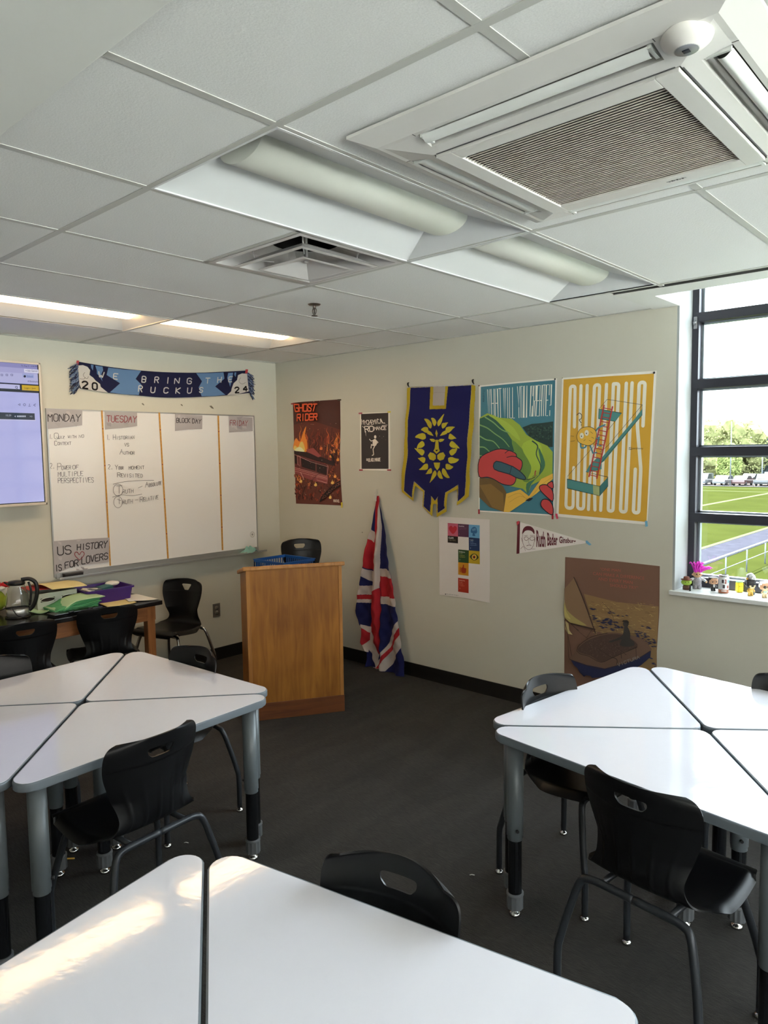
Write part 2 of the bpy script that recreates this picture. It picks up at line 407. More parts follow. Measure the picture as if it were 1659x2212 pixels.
mb = MB(); mb.box(3.59, 3.628, WY, .29, .918, 3.05, .002).box(WX1-.05, WX1-.013, WY, .29, .918, 3.05)
mb.box(3.59, WX1-.013, WY, .29, .918, .975, .002).box(3.59, WX1-.013, WY, .29, 3.0, 3.05)
for z in zb: mb.box(3.592, WX1-.015, WY-.0015, .289, z-.027, z+.027, .003)
for x in (5.12, 6.65): mb.box(x-.03, x+.03, WY-.003, .288, .919, 3.05, .002)
mb.build('window_frame', framem, wr)
mb = MB(); zz = [.975]+[z for b in zb for z in (b-.027, b+.027)]+[3.0]; xx = [3.628, 5.09, 5.15, 6.62, 6.68, WX1-.05]
for i in range(0, len(zz)-1, 2):
    for j in range(0, 6, 2):
        a, b_, c, d = xx[j], xx[j+1], zz[i], zz[i+1]
        for q in ((a, a+.012, c, d), (b_-.012, b_, c, d), (a, b_, c, c+.010), (a, b_, d-.010, d)): mb.box(q[0], q[1], .262, .296, q[2], q[3])
mb.build('glazing_bead', chan, wr)
for i in range(0, len(zz)-1, 2):
    for j in range(0, 6, 2):
        mb = MB(); mb.box(xx[j]+.004, xx[j+1]-.004, .274, .280, zz[i]+.004, zz[i+1]-.004); mb.build('pane', glassm, wr)
mb = MB(); mb.box(3.600, 3.620, WY-.012, WY, 2.45, 2.52, .004); mb.lathe([(0, 0), (.009, 0), (.009, .012), (0, .012)], (0, 0, 0), M=Matrix.Translation((3.61, WY-.012, 2.485)) @ Matrix.Rotation(pi/2, 4, 'X')); mb.tube([(3.604, WY-.02, 2.47), (3.612, WY-.024, 2.50)], .003)
mb.build('window_latch', mat('latch_metal', (150, 150, 155), rough=.35, metal=.8), wr)
for k, (ya, yb) in enumerate(((-2.6, -.4), (-5.0, -2.9), (-7.6, -5.3))):  # unseen windows, added to let more daylight into the room
    wr = empty('window_%d' % (k+2)); wr['kind'] = 'structure'; mb = MB()
    mb.box(XE+.03, XE+.10, ya, ya+.05, .85, 2.5).box(XE+.03, XE+.10, yb-.05, yb, .85, 2.5).box(XE+.03, XE+.10, ya, yb, .85, .9).box(XE+.03, XE+.10, ya, yb, 2.45, 2.5)
    for z in (1.335, 1.73, 2.127): mb.box(XE+.03, XE+.10, ya, yb, z-.027, z+.027)
    mb.build('window_frame', framem, wr); MB().box(XE+.06, XE+.066, ya+.05, yb-.05, .9, 2.45).build('pane', glassm, wr)
# ---- baseboards
basem = mat('rubber_base', (26, 25, 24), rough=.45)
struct('baseboard_back', MB().box(0.008, WX1+.4, -.009, 0, 0, .1055, .002), basem)
struct('baseboard_left', MB().box(0, .009, YS, -.0005, 0, .1055, .002), basem)
# ---- ceiling: tiles, grid, plaster parts
tilem = mat('ceiling_tile', (232, 232, 229), rough=.9, bump=(160, .5, (1, 1, 1), .002), var=(260, .06))
gridm = mat('ceiling_grid', (196, 196, 190), rough=.5)
plast = mat('ceiling_plaster', (228, 228, 222), rough=.85)
holes = []          # fixture openings x0,x1,y0,y1
def cell(i): return (X0+i*S, X0+(i+1)*S)
L1 = [(-1, -3.032, -1.813), (-1, -1.813, -.594)]; L2 = [(-5, -4.251, -3.032), (-5, -3.032, -1.813), (-5, -1.813, -.594)]
for i, a, b in L1+L2: holes.append((cell(i)[0], cell(i)[1], a, b))
DIFF = (cell(-2)[0], cell(-2)[1], -2.4226, -1.813); holes.append(DIFF)
holes.append((3.90, 4.62, -2.76, -2.03))
holes.append((3.59, 9.9, -.36, .3))
xs = sorted({0, XE, 3.44}|{round(v, 5) for h in holes for v in h[:2] if v < XE}); ys = sorted({YS, 0}|{round(v, 5) for h in holes for v in h[2:] if v < 0})
mb = MB()
for a, b in zip(xs, xs[1:]):
    for c, d in zip(ys, ys[1:]):
        mx_, my_ = (a+b)/2, (c+d)/2
        if any(h[0] < mx_ < h[1] and h[2] < my_ < h[3] for h in holes): continue
        if mx_ > 3.44 and my_ > -.53: continue
        mb.face([(a, c, ZC+.0018), (b, c, ZC+.0018), (b, d, ZC+.0018), (a, d, ZC+.0018)])
struct('ceiling', mb, tilem)
struct('wall_back.001', MB().box(0, XE, -.001, 0, ZC, ZC+.02), plast) if 0 else None
mb = MB()       # plaster strip at the window with the light slot, and the slot's own sides
mb.box(3.44, 3.59, -.535, -.0005, ZC-.004, ZC+.04).box(3.59, XE, -.535, -.36, ZC-.004, ZC+.04).box(3.59, XE, -.385, -.36, ZC+.04, WZ).box(3.572, 3.59, -.385, -.001, ZC+.04, WZ)
struct('ceiling_plaster', mb, plast); bpy.data.objects['ceiling_plaster'].name = 'ceiling.001'
struct('ceiling.002', MB().box(0, XE, YS, -3.49, ZC-.012, ZC+.002, .004), plast)
struct('ceiling.003', MB().box(-.15, XE+.15, YS-.15, .26, WZ, WZ+.1), plast)
# grid: main runners along x, cross tees along y
mb = MB(); tw = .012; fix = [(h[0], h[1], h[2], h[3]) for h in holes]
ymain = [-.594, -1.813, -3.032]
for y in ymain: mb.box(0, XE, y-tw, y+tw, ZC-.0005, ZC+.012)
mb.box(0, 3.44, -.018, 0, ZC-.0005, ZC+.01); mb.box(0, .018, -3.49, 0, ZC-.0005, ZC+.01)
struct('trim_3', mb, gridm)
mb = MB()
for i in range(-6, 9):
    x = X0+i*S
    for a, b in ((-.594, 0), (-1.813, -.594), (-3.032, -1.813), (-3.49, -3.032)):
        if x < 0.03: continue
        if x > 3.3 and a > -.6: b = -.535
        mb.box(x-tw, x+tw, a+tw, b-(tw if b < -.54 else 0), ZC, ZC+.011)
mb.box(DIFF[0], DIFF[1], DIFF[2]-tw, DIFF[2]+tw, ZC, ZC+.011)
struct('trim_4', mb, gridm)
mb = MB(); mb.box(3.44, 3.70, -.541, -.535, ZC-.001, ZC+.02).box(3.70, XE, -.547, -.535, ZC-.003, ZC+.02); struct('trim_5', mb, mat('shadow_gap', (70, 70, 68), rough=.8))

# ---- troffer lights
housing = mat('troffer_white', (226, 228, 228), rough=.35)
lensoff = mat('lens_off', (232, 233, 222), rough=.4, bump=(500, .2))
def troffer(x0, x1, y0, y1, lit, label, group):
    cx, cy = (x0+x1)/2, (y0+y1)/2; t = empty('ceiling_light', (cx, cy, ZC), 0, label, 'ceiling light', group)
    hw, hl = (x1-x0)/2-.008, (y1-y0)/2-.008; D = .078; g = .100; e = .11
    mb = MB()
    # sloped wings and end ramps
    for s in (-1, 1):
        mb.face([(s*hw, -hl, .002), (s*hw, hl, .002), (s*g, hl-e, D), (s*g, -hl+e, D)])
        mb.face([(-hw, s*hl, .002), (hw, s*hl, .002), (g, s*(hl-e), D), (-g, s*(hl-e), D)])
        mb.box(s*hw-.004, s*hw+.004, -hl-.004, hl+.004, -.001, .01); mb.box(-hw, hw, s*hl-.004, s*hl+.004, -.001, .01)
    mb.box(-hw-.004, hw+.004, -hl-.004, hl+.004, .10, .105)
    for s in (-1, 1): mb.box(s*(hw+.002)-.001, s*(hw+.002)+.001, -hl, hl, .0, .10)
    for s in (-1, 1): mb.box(-hw, hw, s*(hl+.002)-.001, s*(hl+.002)+.001, .0, .10)
    mb.build('housing', housing, t, normals=False)
    mb = MB(); k = 14; pts = [(-cos(pi*i/k)*g, D-sin(pi*i/k)*.050) for i in range(k+1)]
    y0_, y1_ = -hl+e, hl-e
    for a, b in zip(pts, pts[1:]):
        f = mb.face([(a[0], y0_, a[1]), (b[0], y0_, b[1]), (b[0], y1_, b[1]), (a[0], y1_, a[1])]); f.smooth = True
    for yy in (y0_, y1_): mb.face([(p[0], yy, p[1]) for p in pts])
    bmesh.ops.remove_doubles(mb.bm, verts=mb.bm.verts, dist=1e-5)
    mb.build('lens', lenslit if lit else lensoff, t)
    return t
lenslit = mat('lens_lit', (255, 236, 205), rough=.5, emit=(255, 214, 160), estr=LAMP)
troffer(*cell(-1), YM[2], YM[1], 0, 'unlit ceiling light with long round lens, beside the big air conditioner panel', 'unlit ceiling lights')
troffer(*cell(-1), YM[1], YM[0], 0, 'unlit ceiling light nearest the window, end to end behind the one by the air conditioner', 'unlit ceiling lights')
troffer(*cell(-5), YM[2], YM[1], 1, 'warm glowing ceiling light cut by the left edge, above the wall screen', 'lit ceiling lights')
troffer(*cell(-5), YM[1], YM[0], 1, 'warm glowing ceiling light near the corner, above the blue scarf', 'lit ceiling lights')

# ---- square ceiling air diffuser
cx, cy = (DIFF[0]+DIFF[1])/2, (DIFF[2]+DIFF[3])/2
t = empty('ceiling_vent', (cx, cy, ZC), 0, 'square four-way air diffuser with nested pyramid plates in the ceiling', 'air vent')
vm = mat('vent_white', (210, 207, 205), rough=.35); h = .293
def sqring(mb, a, za, b, zb_):
    A = [(-a, -a, za), (a, -a, za), (a, a, za), (-a, a, za)]; B = [(-b, -b, zb_), (b, -b, zb_), (b, b, zb_), (-b, b, zb_)]
    for i in range(4): mb.face([A[i], A[(i+1) % 4], B[(i+1) % 4], B[i]])
mb = MB(); sqring(mb, h, -.001, h-.022, -.002); sqring(mb, h-.022, -.002, h-.075, .055)
P = [(-h+.075)*1.0]; a = h-.075
n = 32; R = .15
circ = [(cos(2*pi*i/n)*R, sin(2*pi*i/n)*R, .085) for i in range(n)]
sq = []
for i in range(n):
    c, s_ = cos(2*pi*i/n), sin(2*pi*i/n); k = a/max(abs(c), abs(s_)); sq.append((c*k, s_*k, .055))
for i in range(n): mb.face([sq[i], sq[(i+1) % n], circ[(i+1) % n], circ[i]])
mb.build('vent_frame', vm, t, normals=False)
MB().lathe([(R, .085), (R, .30), (0, .30)], k=32).build('duct_neck', mat('duct_dark', (22, 21, 20), rough=.4, metal=.3, bump=(90, 1)), t)
mb = MB(); sqring(mb, .220, -.018, .200, -.020); sqring(mb, .200, -.020, .130, .022); sqring(mb, .220, -.017, .135, .028); mb.build('vent_vane', vm, t, normals=False)
mb = MB(); sqring(mb, .145, -.030, .132, -.032); sqring(mb, .132, -.032, .020, .004); mb.face([(-.02, -.02, .004), (.02, -.02, .004), (.02, .02, .004), (-.02, .02, .004)]); sqring(mb, .145, -.029, .03, .010)
mb.lathe([(0, -.003), (.012, -.002), (.012, .004)], k=16); mb.build('vent_core', vm, t, normals=False)
for q in ((-.16, .16), (.16, .16), (.16, -.16), (-.16, -.16)): MB().tube([(q[0], q[1], .05), (q[0]*.95, q[1]*.95, .01), (q[0]*.6, q[1]*.6, .0)], .003, 6).build('hanger_rod', vm, t)
mb = MB(); mb.box(-.006, .006, -.006, .006, .0, .2).box(-.13, .13, -.008, .008, .17, .172); mb.build('hanger_bracket', vm, t)

# ---- sprinkler
t = empty('fire_sprinkler', (2.159, -1.499, ZC), 0, 'small metal fire sprinkler head hanging from a ceiling tile', 'sprinkler')
sm = mat('sprinkler_metal', (120, 112, 104), rough=.35, metal=.9)
MB().lathe([(0, -.004), (.030, -.004), (.036, .002), (.036, .004)], k=24).build('escutcheon', sm, t)
mb = MB(); mb.tube([(0, 0, 0), (0, 0, -.022)], .009); mb.tube([(0, 0, -.022), (0, 0, -.05)], .0035)
for s in (-1, 1): mb.tube(catmull([(s*.008, 0, -.02), (s*.016, 0, -.032), (s*.010, 0, -.048), (0, 0, -.056)], 4), .0028, 8)
mb.build('sprinkler_frame', sm, t); MB().lathe([(0, -.062), (.017, -.062), (.017, -.058), (0, -.056)], k=20).build('deflector', sm, t)

# ---- air conditioner cassette
ac = empty('air_conditioner', (4.258, -2.397, ZC), 0, 'large square white air conditioner panel with ribbed grille in the ceiling', 'air conditioner')
acm = mat('ac_white', (222, 220, 215), rough=.35); acd = mat('ac_gap_dark', (20, 20, 22), rough=.6); acl = mat('ac_louvre_white', (232, 234, 230), rough=.3)
H = .475; Z1 = -.032; Z2 = -.048; g = .315
mb = MB(); sqring(mb, H, -.002, H, -.010); sqring(mb, H, -.010, H-.055, Z1)      # rim
# bottom plate with four slots (slot from g+.035 to g+.105, length 2*.29)
a0, a1, sl = g+.034, g+.092, .295; oo = H-.055
mb.build('panel_rim', acm, ac, normals=False)
mb = MB()
for k in range(4):
    M = Matrix.Rotation(k*pi/2, 4, 'Z')
    def q(x0, x1, y0, y1, z0, z1): mb.face([M @ Vector(p) for p in ((x0, y0, z0), (x0, y1, z0), (x1, y1, z1), (x1, y0, z1))])
    Za = Z2+(Z1-Z2)*(a0-g)/(a1-g); q(g, a0, -sl, sl, Z2, Za); q(a1, oo, -sl, sl, Z1, Z1)
    for e_ in (-1, 1):
        for P_ in (((g, e_*sl, Z2), (g, e_*g, Z2), (a1, e_*a1, Z1), (a1, e_*sl, Z1)), ((a1, e_*sl, Z1), (a1, e_*a1, Z1), (oo, e_*oo, Z1), (oo, e_*sl, Z1))): mb.face([M @ Vector(p) for p in (P_ if e_ < 0 else P_[::-1])])
    for s in (-1, 1): mb.face([M @ Vector(p) for p in ((a0, s*sl, Za), (a1, s*sl, Z1), (a1, s*sl, .03), (a0, s*sl, .03))])
    q(a0, a0, -sl, sl, Za, .03); 
mb.build('panel_face', acm, ac, normals=False)
mb = MB()
for k in range(4):
    M = Matrix.Rotation(k*pi/2, 4, 'Z'); mb.box(a0-.001, a1+.002, -sl, sl, .0, .02, M=M)
mb.build('air_outlet', acd, ac)
for k in range(4):
    M = Matrix.Rotation(k*pi/2, 4, 'Z'); mb = MB(); op = k in (0, 3); xa = a0+(.026 if op else .004)
    def fn(u, v):
        return M @ Vector((xa+(a1-.002-xa)*u, (v*2-1)*(sl-.012), Z1-(.002 if op else -.001)-sin(u*pi)*.007-(.010*(1-u) if op else 0)))
    mb.grid(fn, 8, 1)
    for s in (-1, 1): mb.box(a0+.004, a1-.004, s*(sl-.010)-.004, s*(sl-.010)+.004, Z1-.006, .0, M=M)
    mb.build('louvre', acl, ac, normals=False)
mb = MB()
for k in range(4):
    M = Matrix.Rotation(k*pi/2, 4, 'Z'); mb.box(g-.001, g+.003, -g+.01, g-.01, Z2-.0005, Z2+.004, M=M)
    mb.box(a1, oo, sl+.004, sl+.0055, Z1-.0006, Z1+.004, M=M); mb.box(a1, oo, -sl-.0055, -sl-.004, Z1-.0006, Z1+.004, M=M)
mb.build('seam_line', mat('ac_seam', (95, 95, 95), rough=.7), ac)
mb = MB(); gi = .262
mb.box(-g+.004, -gi, -g+.004, g-.004, Z2-.007, Z2+.004, .002).box(gi, g-.004, -g+.004, g-.004, Z2-.007, Z2+.004, .002).box(-gi, gi, -g+.004, -gi, Z2-.007, Z2+.004, .002).box(-gi, gi, gi, g-.004, Z2-.007, Z2+.004, .002)
gf = mb.build('intake_grille', acm, ac)
mb = MB(); n = 42
for i in range(n):
    y = -gi+(i+.5)*2*gi/n; mb.box(-gi, gi, -.0040, .0040, -.0010, .0010, M=Matrix.Translation((0, y, Z2-.001)) @ Matrix.Rotation(radians(32), 4, 'X'))
mb.build('grille_slats', mat('ac_slat', (212, 206, 196), rough=.5), gf)
MB().box(-gi, gi, -gi, gi, Z2+.008, Z2+.010).build('grille_backing', mat('ac_backing', (118, 112, 104), rough=.8), gf)
mb = MB(); mb.box(.06, .115, .282, .288, Z2-.008, Z2-.006)
for i, dx in enumerate((.066, .074, .079, .088, .095, .103)): mb.box(dx, dx+.005, .284-(i % 2)*.004, .287, Z2-.0085, Z2-.0078, mi=1)
mb.build('maker_plate', [mat('plate_grey', (190, 190, 188), rough=.4), mat('plate_mark', (50, 50, 50), rough=.5)], gf)
# motion sensor on the panel corner
ms = empty('occupancy_sensor', (4.258+.352, -2.397-.385, ZC+Z1), 0, 'round white occupancy sensor dome on the corner of the air conditioner', 'sensor')
MB().lathe([(.046, 0.004), (.048, -.004), (.045, -.012), (.036, -.020), (.025, -.025), (.022, -.027)], k=40).build('sensor_body', mat('sensor_white', (232, 228, 222), rough=.35), ms)
MB().lathe([(.023, -.0265), (.018, -.028), (.0, -.0278)], k=28).build('sensor_lens', mat('sensor_lens', (150, 152, 155), rough=.15, metal=.4), ms)
MB().box(-.007, .006, -.006, .006, -.0295, -.0278, .0004).build('sensor_chip', mat('sensor_dark', (30, 38, 52), rough=.2), ms)
# ============================================================ triangular student tables
topm = mat('table_laminate', (219, 217, 224), rough=.07, bump=(24, .10, (1, 1.6, 1), .003), coat=.3)
edgem = mat('table_edge', (104, 112, 119), rough=.4)
legm = mat('table_leg_grey', (92, 98, 101), rough=.35, metal=.1)
legd = mat('table_leg_dark', (34, 36, 39), rough=.2, metal=.5)
collm = mat('leg_collar', (88, 90, 92), rough=.5)
chrome = mat('chrome', (205, 205, 205), rough=.15, metal=1)
TH = .708; LEG = .850
def round_poly(P, R, k=8):
    out = []; n = len(P)
    for i in range(n):
        a, b, c = Vector(P[i-1]), Vector(P[i]), Vector(P[(i+1) % n]); d1 = (a-b).normalized(); d2 = (c-b).normalized()
        ang = d1.angle(d2); t = R[i]/math.tan(ang/2); p1 = b+d1*t; p2 = b+d2*t; ctr = b+(d1+d2).normalized()*(R[i]/sin(ang/2))
        a1 = math.atan2(p1.y-ctr.y, p1.x-ctr.x); a2 = math.atan2(p2.y-ctr.y, p2.x-ctr.x)
        da = (a2-a1+pi) % (2*pi)-pi
        for j in range(k+1): out.append((ctr.x+cos(a1+da*j/k)*R[i], ctr.y+sin(a1+da*j/k)*R[i]))
    return out
def make_table():
    """right angle at the origin, legs of the triangle along +-45 deg of +x, hypotenuse facing +x"""
    t = empty('triangle_table'); c = LEG*cos(pi/4); P = [(0, 0), (c, -c), (c, c)]
    mb = MB(); q = round_poly(P, [.045, .052, .052]); mb.prism(q, TH-.031, TH-.0012)
    b = mb.bm; es = [e for e in b.edges if len(e.link_faces) == 2 and abs(e.verts[0].co.z-e.verts[1].co.z) < 1e-6]
    bmesh.ops.bevel(b, geom=es, offset=.006, segments=3, affect='EDGES', profile=.5); smooth_by_angle(mb.build('edge_band', edgem, t), 50)
    i = .0045; ctr = Vector((c*.62, 0)); P2 = []
    k = i/sin(pi/4); P2 = [(k, 0), (c-i, -(c-i-k)), (c-i, c-i-k)]
    mb = MB(); mb.prism(round_poly(P2, [.041, .048, .048]), TH-.003, TH); mb.build('tabletop', topm, t)
    for n, (x, y) in enumerate(((.125, 0), (c-.058, -c+.148), (c-.058, c-.148))):
        l = MB(); l.lathe([(0, TH-.031), (.031, TH-.031), (.031, .315), (.0285, .310), (.0285, .30)], (x, y, 0), 24)
        lo = l.build('leg', legm, t)
        MB().lathe([(.0255, .40), (.0255, .05)], (x, y, 0), 24).build('leg_extension', legd, lo)
        m = MB()
        kk = 22
        prof = [(x+cos(2*pi*j/kk)*(.0315 if j % 2 else .029), y+sin(2*pi*j/kk)*(.0315 if j % 2 else .029)) for j in range(kk)]
        m.prism(prof, .030, .082); m.lathe([(.0325, .082), (.0325, .090), (.026, .092)], (x, y, 0), 24); m.build('leg_collar', collm, lo)
        m = MB(); m.lathe([(.012, .032), (.012, .014), (.019, .012), (.022, .004), (.021, 0), (0, 0)], (x, y, 0), 20)
        m.build('foot_glide', chrome, lo)
        m = MB(); ang = math.atan2(y, x-.4); dv = Vector((cos(ang+2.2), sin(ang+2.2), 0)); m.tube([Vector((x, y, .345))+dv*.028, Vector((x, y, .345))+dv*.040], .006, 10)
        m.build('adjusting_screw', mat('screw_dark', (60, 60, 62), rough=.3, metal=.7), lo)
        m = MB(); m.box(-.004, .004, -.001, .001, .10, .31, M=Matrix.Translation(Vector((x, y, 0))+dv*.0250) @ Matrix.Rotation(ang+2.2+pi/2, 4, 'Z'))
        for z in [.11+.022*j for j in range(9)]: m.tube([Vector((x, y, z))+dv*.0250, Vector((x, y, z))+dv*.0264], .0028, 6)
        m.build('height_hole_strip', mat('hole_strip', (52, 54, 57), rough=.3, metal=.7), lo)
    return t
TAB = make_table(); first = [TAB]
def table(cx, cy, ang, label, group):
    o = first.pop() if first else copy_tree(TAB)
    o.location = (cx+cos(ang)*.006, cy+sin(ang)*.006, 0); o.rotation_euler = (0, 0, ang); tag(o, label, 'table', group); return o
gr = 'triangular tables pushed together'
RC = (4.270, -1.518, radians(-7.5)); LC = (2.163, -2.896, radians(3.0)); FC = (4.232, -3.682, radians(10.4))
for k, lb in ((0, 'white triangular table of the right group cut by the right edge, its long side towards the window side'), (1, 'white triangular table of the right group nearest the window, with sky shining in its top'),
              (2, 'white triangular table of the right group farthest left, its long side facing the corner'), (3, 'white triangular table of the right group with a black chair pushed in from the front')):
    pass
def cluster(C_, names):
    for k, lb in names: table(C_[0], C_[1], C_[2]+k*pi/2, lb, gr)
cluster(RC, [(0, 'white triangular table at the right edge, right-hand quarter of the group near the window'),
             (1, 'white triangular table nearest the window, sky shining in its top'),
             (2, 'white triangular table nearest the brown sailing poster, left quarter of the right group'),
             (3, 'white triangular table behind the big black chair at right, front quarter of the right group')])
cluster(LC, [(0, 'white triangular table with a ribbed black chair pushed in, near quarter of left group'),
             (1, 'white triangular table nearest the wooden lectern, back quarter of left group'),
             (2, 'white triangular table nearest the cluttered desk, far left quarter of the left group'),
             (3, 'white triangular table cut by the left edge, near left quarter of the left group')])
cluster(FC, [(1, 'large white triangular table at the bottom of the photo, right of the dark gap'),
             (2, 'white triangular table at bottom left reflecting the warm ceiling light'),
             (3, 'white triangular table below the frame, near corner of the front group'), (0, 'white triangular table below the frame at right of the front group')][:1])
table(FC[0]-.030, FC[1]+.020, FC[2]+pi, 'white triangular table at bottom left reflecting the warm ceiling light', gr)

# ============================================================ chairs
shellm = mat('chair_plastic', (15, 16, 18), rough=.36, spec=.4, bump=(900, .12, (1, 1, 1), .0004))
tubem = mat('chair_tube', (46, 49, 53), rough=.35, metal=.25)
PR = [(.205, .418, .150), (.222, .436, .178), (.208, .452, .198), (.16, .458, .212), (.08, .450, .220), (0, .444, .221), (-.07, .444, .206), (-.12, .449, .182), (-.150, .468, .157),
      (-.166, .505, .140), (-.172, .555, .146), (-.176, .615, .166), (-.182, .675, .184), (-.190, .725, .188), (-.197, .757, .184), (-.201, .776, .170), (-.204, .785, .142)]
PRF = catmull([Vector(p) for p in PR], 6)
def shell(hole='slot', ribs=True, top=0.0):
    mb = MB(); n = len(PRF)-1; nv = 40
    # arc length parameter
    def fn(u, v):
        s = u*n; i = min(int(s), n-1); p = PRF[i].lerp(PRF[i+1], s-i); t = v*2-1
        d = (PRF[min(i+1, n)]-PRF[i]); tx, tz = d.x, d.z; L_ = math.hypot(tx, tz) or 1; nx, nz = tz/L_, -tx/L_   # normal (pointing to sitter on back: +x)
        back = min(1, max(0, (p.z-.46)/.10)) if p.x < -.10 else 0
        x, y, z = p.x, t*p.z*0+t*PRFw(s), p.y if False else p.y
        return x, y, z
    # PR stores (x, z, halfwidth) in Vector xyz
    def fn2(u, v):
        s = u*n; i = min(int(s), n-1); f_ = s-i; p = PRF[i].lerp(PRF[i+1], f_); t = v*2-1; x, z, hw = p.x, p.y, p.z
        back = min(1, max(0, (z-.452)/.12)) if x < -.10 else 0
        seat = 1-back
        x2 = x+back*.058*abs(t)**2; z2 = z+seat*(.010*abs(t)**2-.030*min(1, max(0, (x+.10)/.08))*max(0, (abs(t)-.86)/.14)**1.5)
        if x > .17: z2 = z
        if ribs and back > 0 or (ribs and x < -.11):
            r = max(0, min(1, (z-.45)/.04))*max(0, 1-max(0, z-.56)/.10)
            if 0 < r: x2 += -.0030*r*max(0, sin((t*11)*pi*.5+pi/2))**3*(1 if abs(t) < .93 else 0)
        if back > .5 and z > .70: z2 = z+.010*(1-abs(t)**2)*(z-.70)/.08-.004
        return (x2, t*hw, z2)
    def inh(u, v):
        x, y, z = fn2(u, v)
        if x > -.10 or z < .6: return False
        zt = .748; zb_ = .712
        if hole == 'slot':
            if abs(y) > .052 or z > zt or z < zb_: return False
            k = (zt-z)/(zt-zb_); return abs(y) < .052-.018*max(0, k-.35)**1.2*1.6
        zb_ = .700
        if z > zt or z < zb_: return False
        k = (zt-z)/(zt-zb_); return abs(y) < .048-.030*k
    nu = 150
    V = mb.grid(fn2, nu, nv*2, keep=lambda u, v: not inh(u, v))
    bmesh.ops.delete(mb.bm, geom=[v for v in mb.bm.verts if not v.link_faces], context='VERTS')
    bv = [v for v in mb.bm.verts if any(len(e.link_faces) == 1 for e in v.link_edges) and v.co.z > .69 and abs(v.co.y) < .075 and v.co.z < .765 and v.co.x < -.1]
    for _ in range(4):
        nw = {}
        for v in bv:
            nb = [e.other_vert(v) for e in v.link_edges if len(e.link_faces) == 1]
            if len(nb) == 2: nw[v] = v.co*.4+(nb[0].co+nb[1].co)*.3
        for v, c in nw.items(): v.co = c
    return mb
def tubeleg(sx, sy):
    """one splayed leg: from under the seat out, down, kink, vertical"""
    x = sx*.165 if sx < 0 else .135
    P = [(x, 0, .424), (x, sy*.10, .424), (x, sy*.150, .420), (x+sx*.008, sy*.178, .400), (x+sx*.030, sy*.205, .30), (x+sx*.048, sy*.222, .215), (x+sx*.055, sy*.226, .17), (x+sx*.056, sy*.226, .02)]
    if sx > 0: P = [(px, py, pz-.004) for px, py, pz in P]
    return catmull(P, 5)
def make_chair(kind='slot', tm=None, name='student_chair'):
    t = empty(name); tm = tm or tubem
    mb = shell(kind, kind == 'slot')
    o = mb.build('seat_shell', shellm, t); md = o.modifiers.new('thick', 'SOLIDIFY'); md.thickness = .0055; md.offset = 0
    dg = bpy.context.evaluated_depsgraph_get(); me = bpy.data.meshes.new_from_object(o.evaluated_get(dg)); o.modifiers.clear(); o.data = me
    for p in me.polygons: p.use_smooth = True
    try: me.set_sharp_from_angle(angle=radians(50))
    except Exception: pass
    for sx in (-1, 1):
        for sy in (-1, 1):
            l = MB().tube(tubeleg(sx, sy), .0125, 12).build('leg', tm, t)
            x = (sx*.165 if sx < 0 else .135)+sx*.056
            m = MB(); m.lathe([(.006, .03), (.006, .016), (.015, .012), (.018, .004), (.017, 0), (0, 0)], (x, sy*.226, 0), 16); m.build('foot_glide', chrome, l)
    for s in (-1, 1): MB().tube([(-.165, s*.11, .424), (.135, s*.11, .420)], .010, 10).build('seat_rail', tm, t)
    return t
CH = make_chair(); chf = [CH]; gc = 'black plastic student chairs'
def chair(cx, cy, deg, label):
    o = chf.pop() if chf else copy_tree(CH); o.location = (cx, cy, 0); o.rotation_euler = (0, 0, radians(deg)); return tag(o, label, 'chair', gc)
chair(2.735, -2.985, 184, 'black ribbed chair pushed under the near side of the left table group')
chair(4.335, -2.100, 83, 'large black plastic chair with grey legs in front of the right table group')
chair(3.80, -1.612, -7, 'black plastic chair on the left side of the right table group, before the brown poster')
chair(4.435, -1.075, -97, 'black plastic chair at the right edge, its top showing behind the right tables')
chair(4.095, -3.208, -80, 'black chair back with slot handle rising behind the edge of the front tables')
chair(2.085, -2.430, -87, 'black plastic chair between the left table group and the lectern')
chair(1.62, -3.005, 3, 'black plastic chair top at the left edge, beyond the left table group')
chair(.585, -2.005, 165, 'black plastic chair with ribbed back pushed to the desk in front of the purple bin')
chair(.615, -2.560, 172, 'black plastic chair with ribbed back pushed to the desk in front of the glass kettle')
chair(2.26, -3.585, 91, 'black plastic chair in the shadow under the left tables at the left edge')
# corner chair with chrome legs and triangular handle
c = make_chair('tri', chrome, 'corner_chair'); c.name = 'chrome_leg_chair'; c.location = (.31, -1.335, 0); c.rotation_euler = (0, 0, radians(-72)); tag(c, 'black chair with triangular handle hole and chrome legs at the end of the desk', 'chair')
# tall stool chair behind the lectern
t = empty('tall_stool_chair', (.83, -.42, 0), radians(-25), 'tall black chair with slot handle, only its back showing above the lectern', 'chair')
oc = [x for x in CH.children if x.name.startswith('seat_shell')][0]
s_ = oc.copy(); COL.objects.link(s_); s_.parent = t; s_.location = (0, 0, .262); s_.scale = (1, .9, 1)
for sx in (-1, 1):
    for sy in (-1, 1):
        l = MB().tube([(sx*.12, sy*.12, .69), (sx*.13, sy*.16, .66), (sx*.20, sy*.21, .02)], .0125, 12).build('leg', tubem, t)
        MB().lathe([(.013, .03), (.016, .01), (.016, 0), (0, 0)], (sx*.20, sy*.21, 0), 14).build('foot_cap', mat('rubber', (20, 20, 20), rough=.8), l)
mb = MB(); P = [(-.175, -.19, .25), (.175, -.19, .25), (.175, .19, .25), (-.175, .19, .25), (-.175, -.19, .25)]; mb.tube(P, .010, 10); mb.tube([(-.12, -.12, .685), (.12, -.12, .685), (.12, .12, .685), (-.12, .12, .685), (-.12, -.12, .685)], .011, 10)
mb.build('footrest_ring', tubem, t)

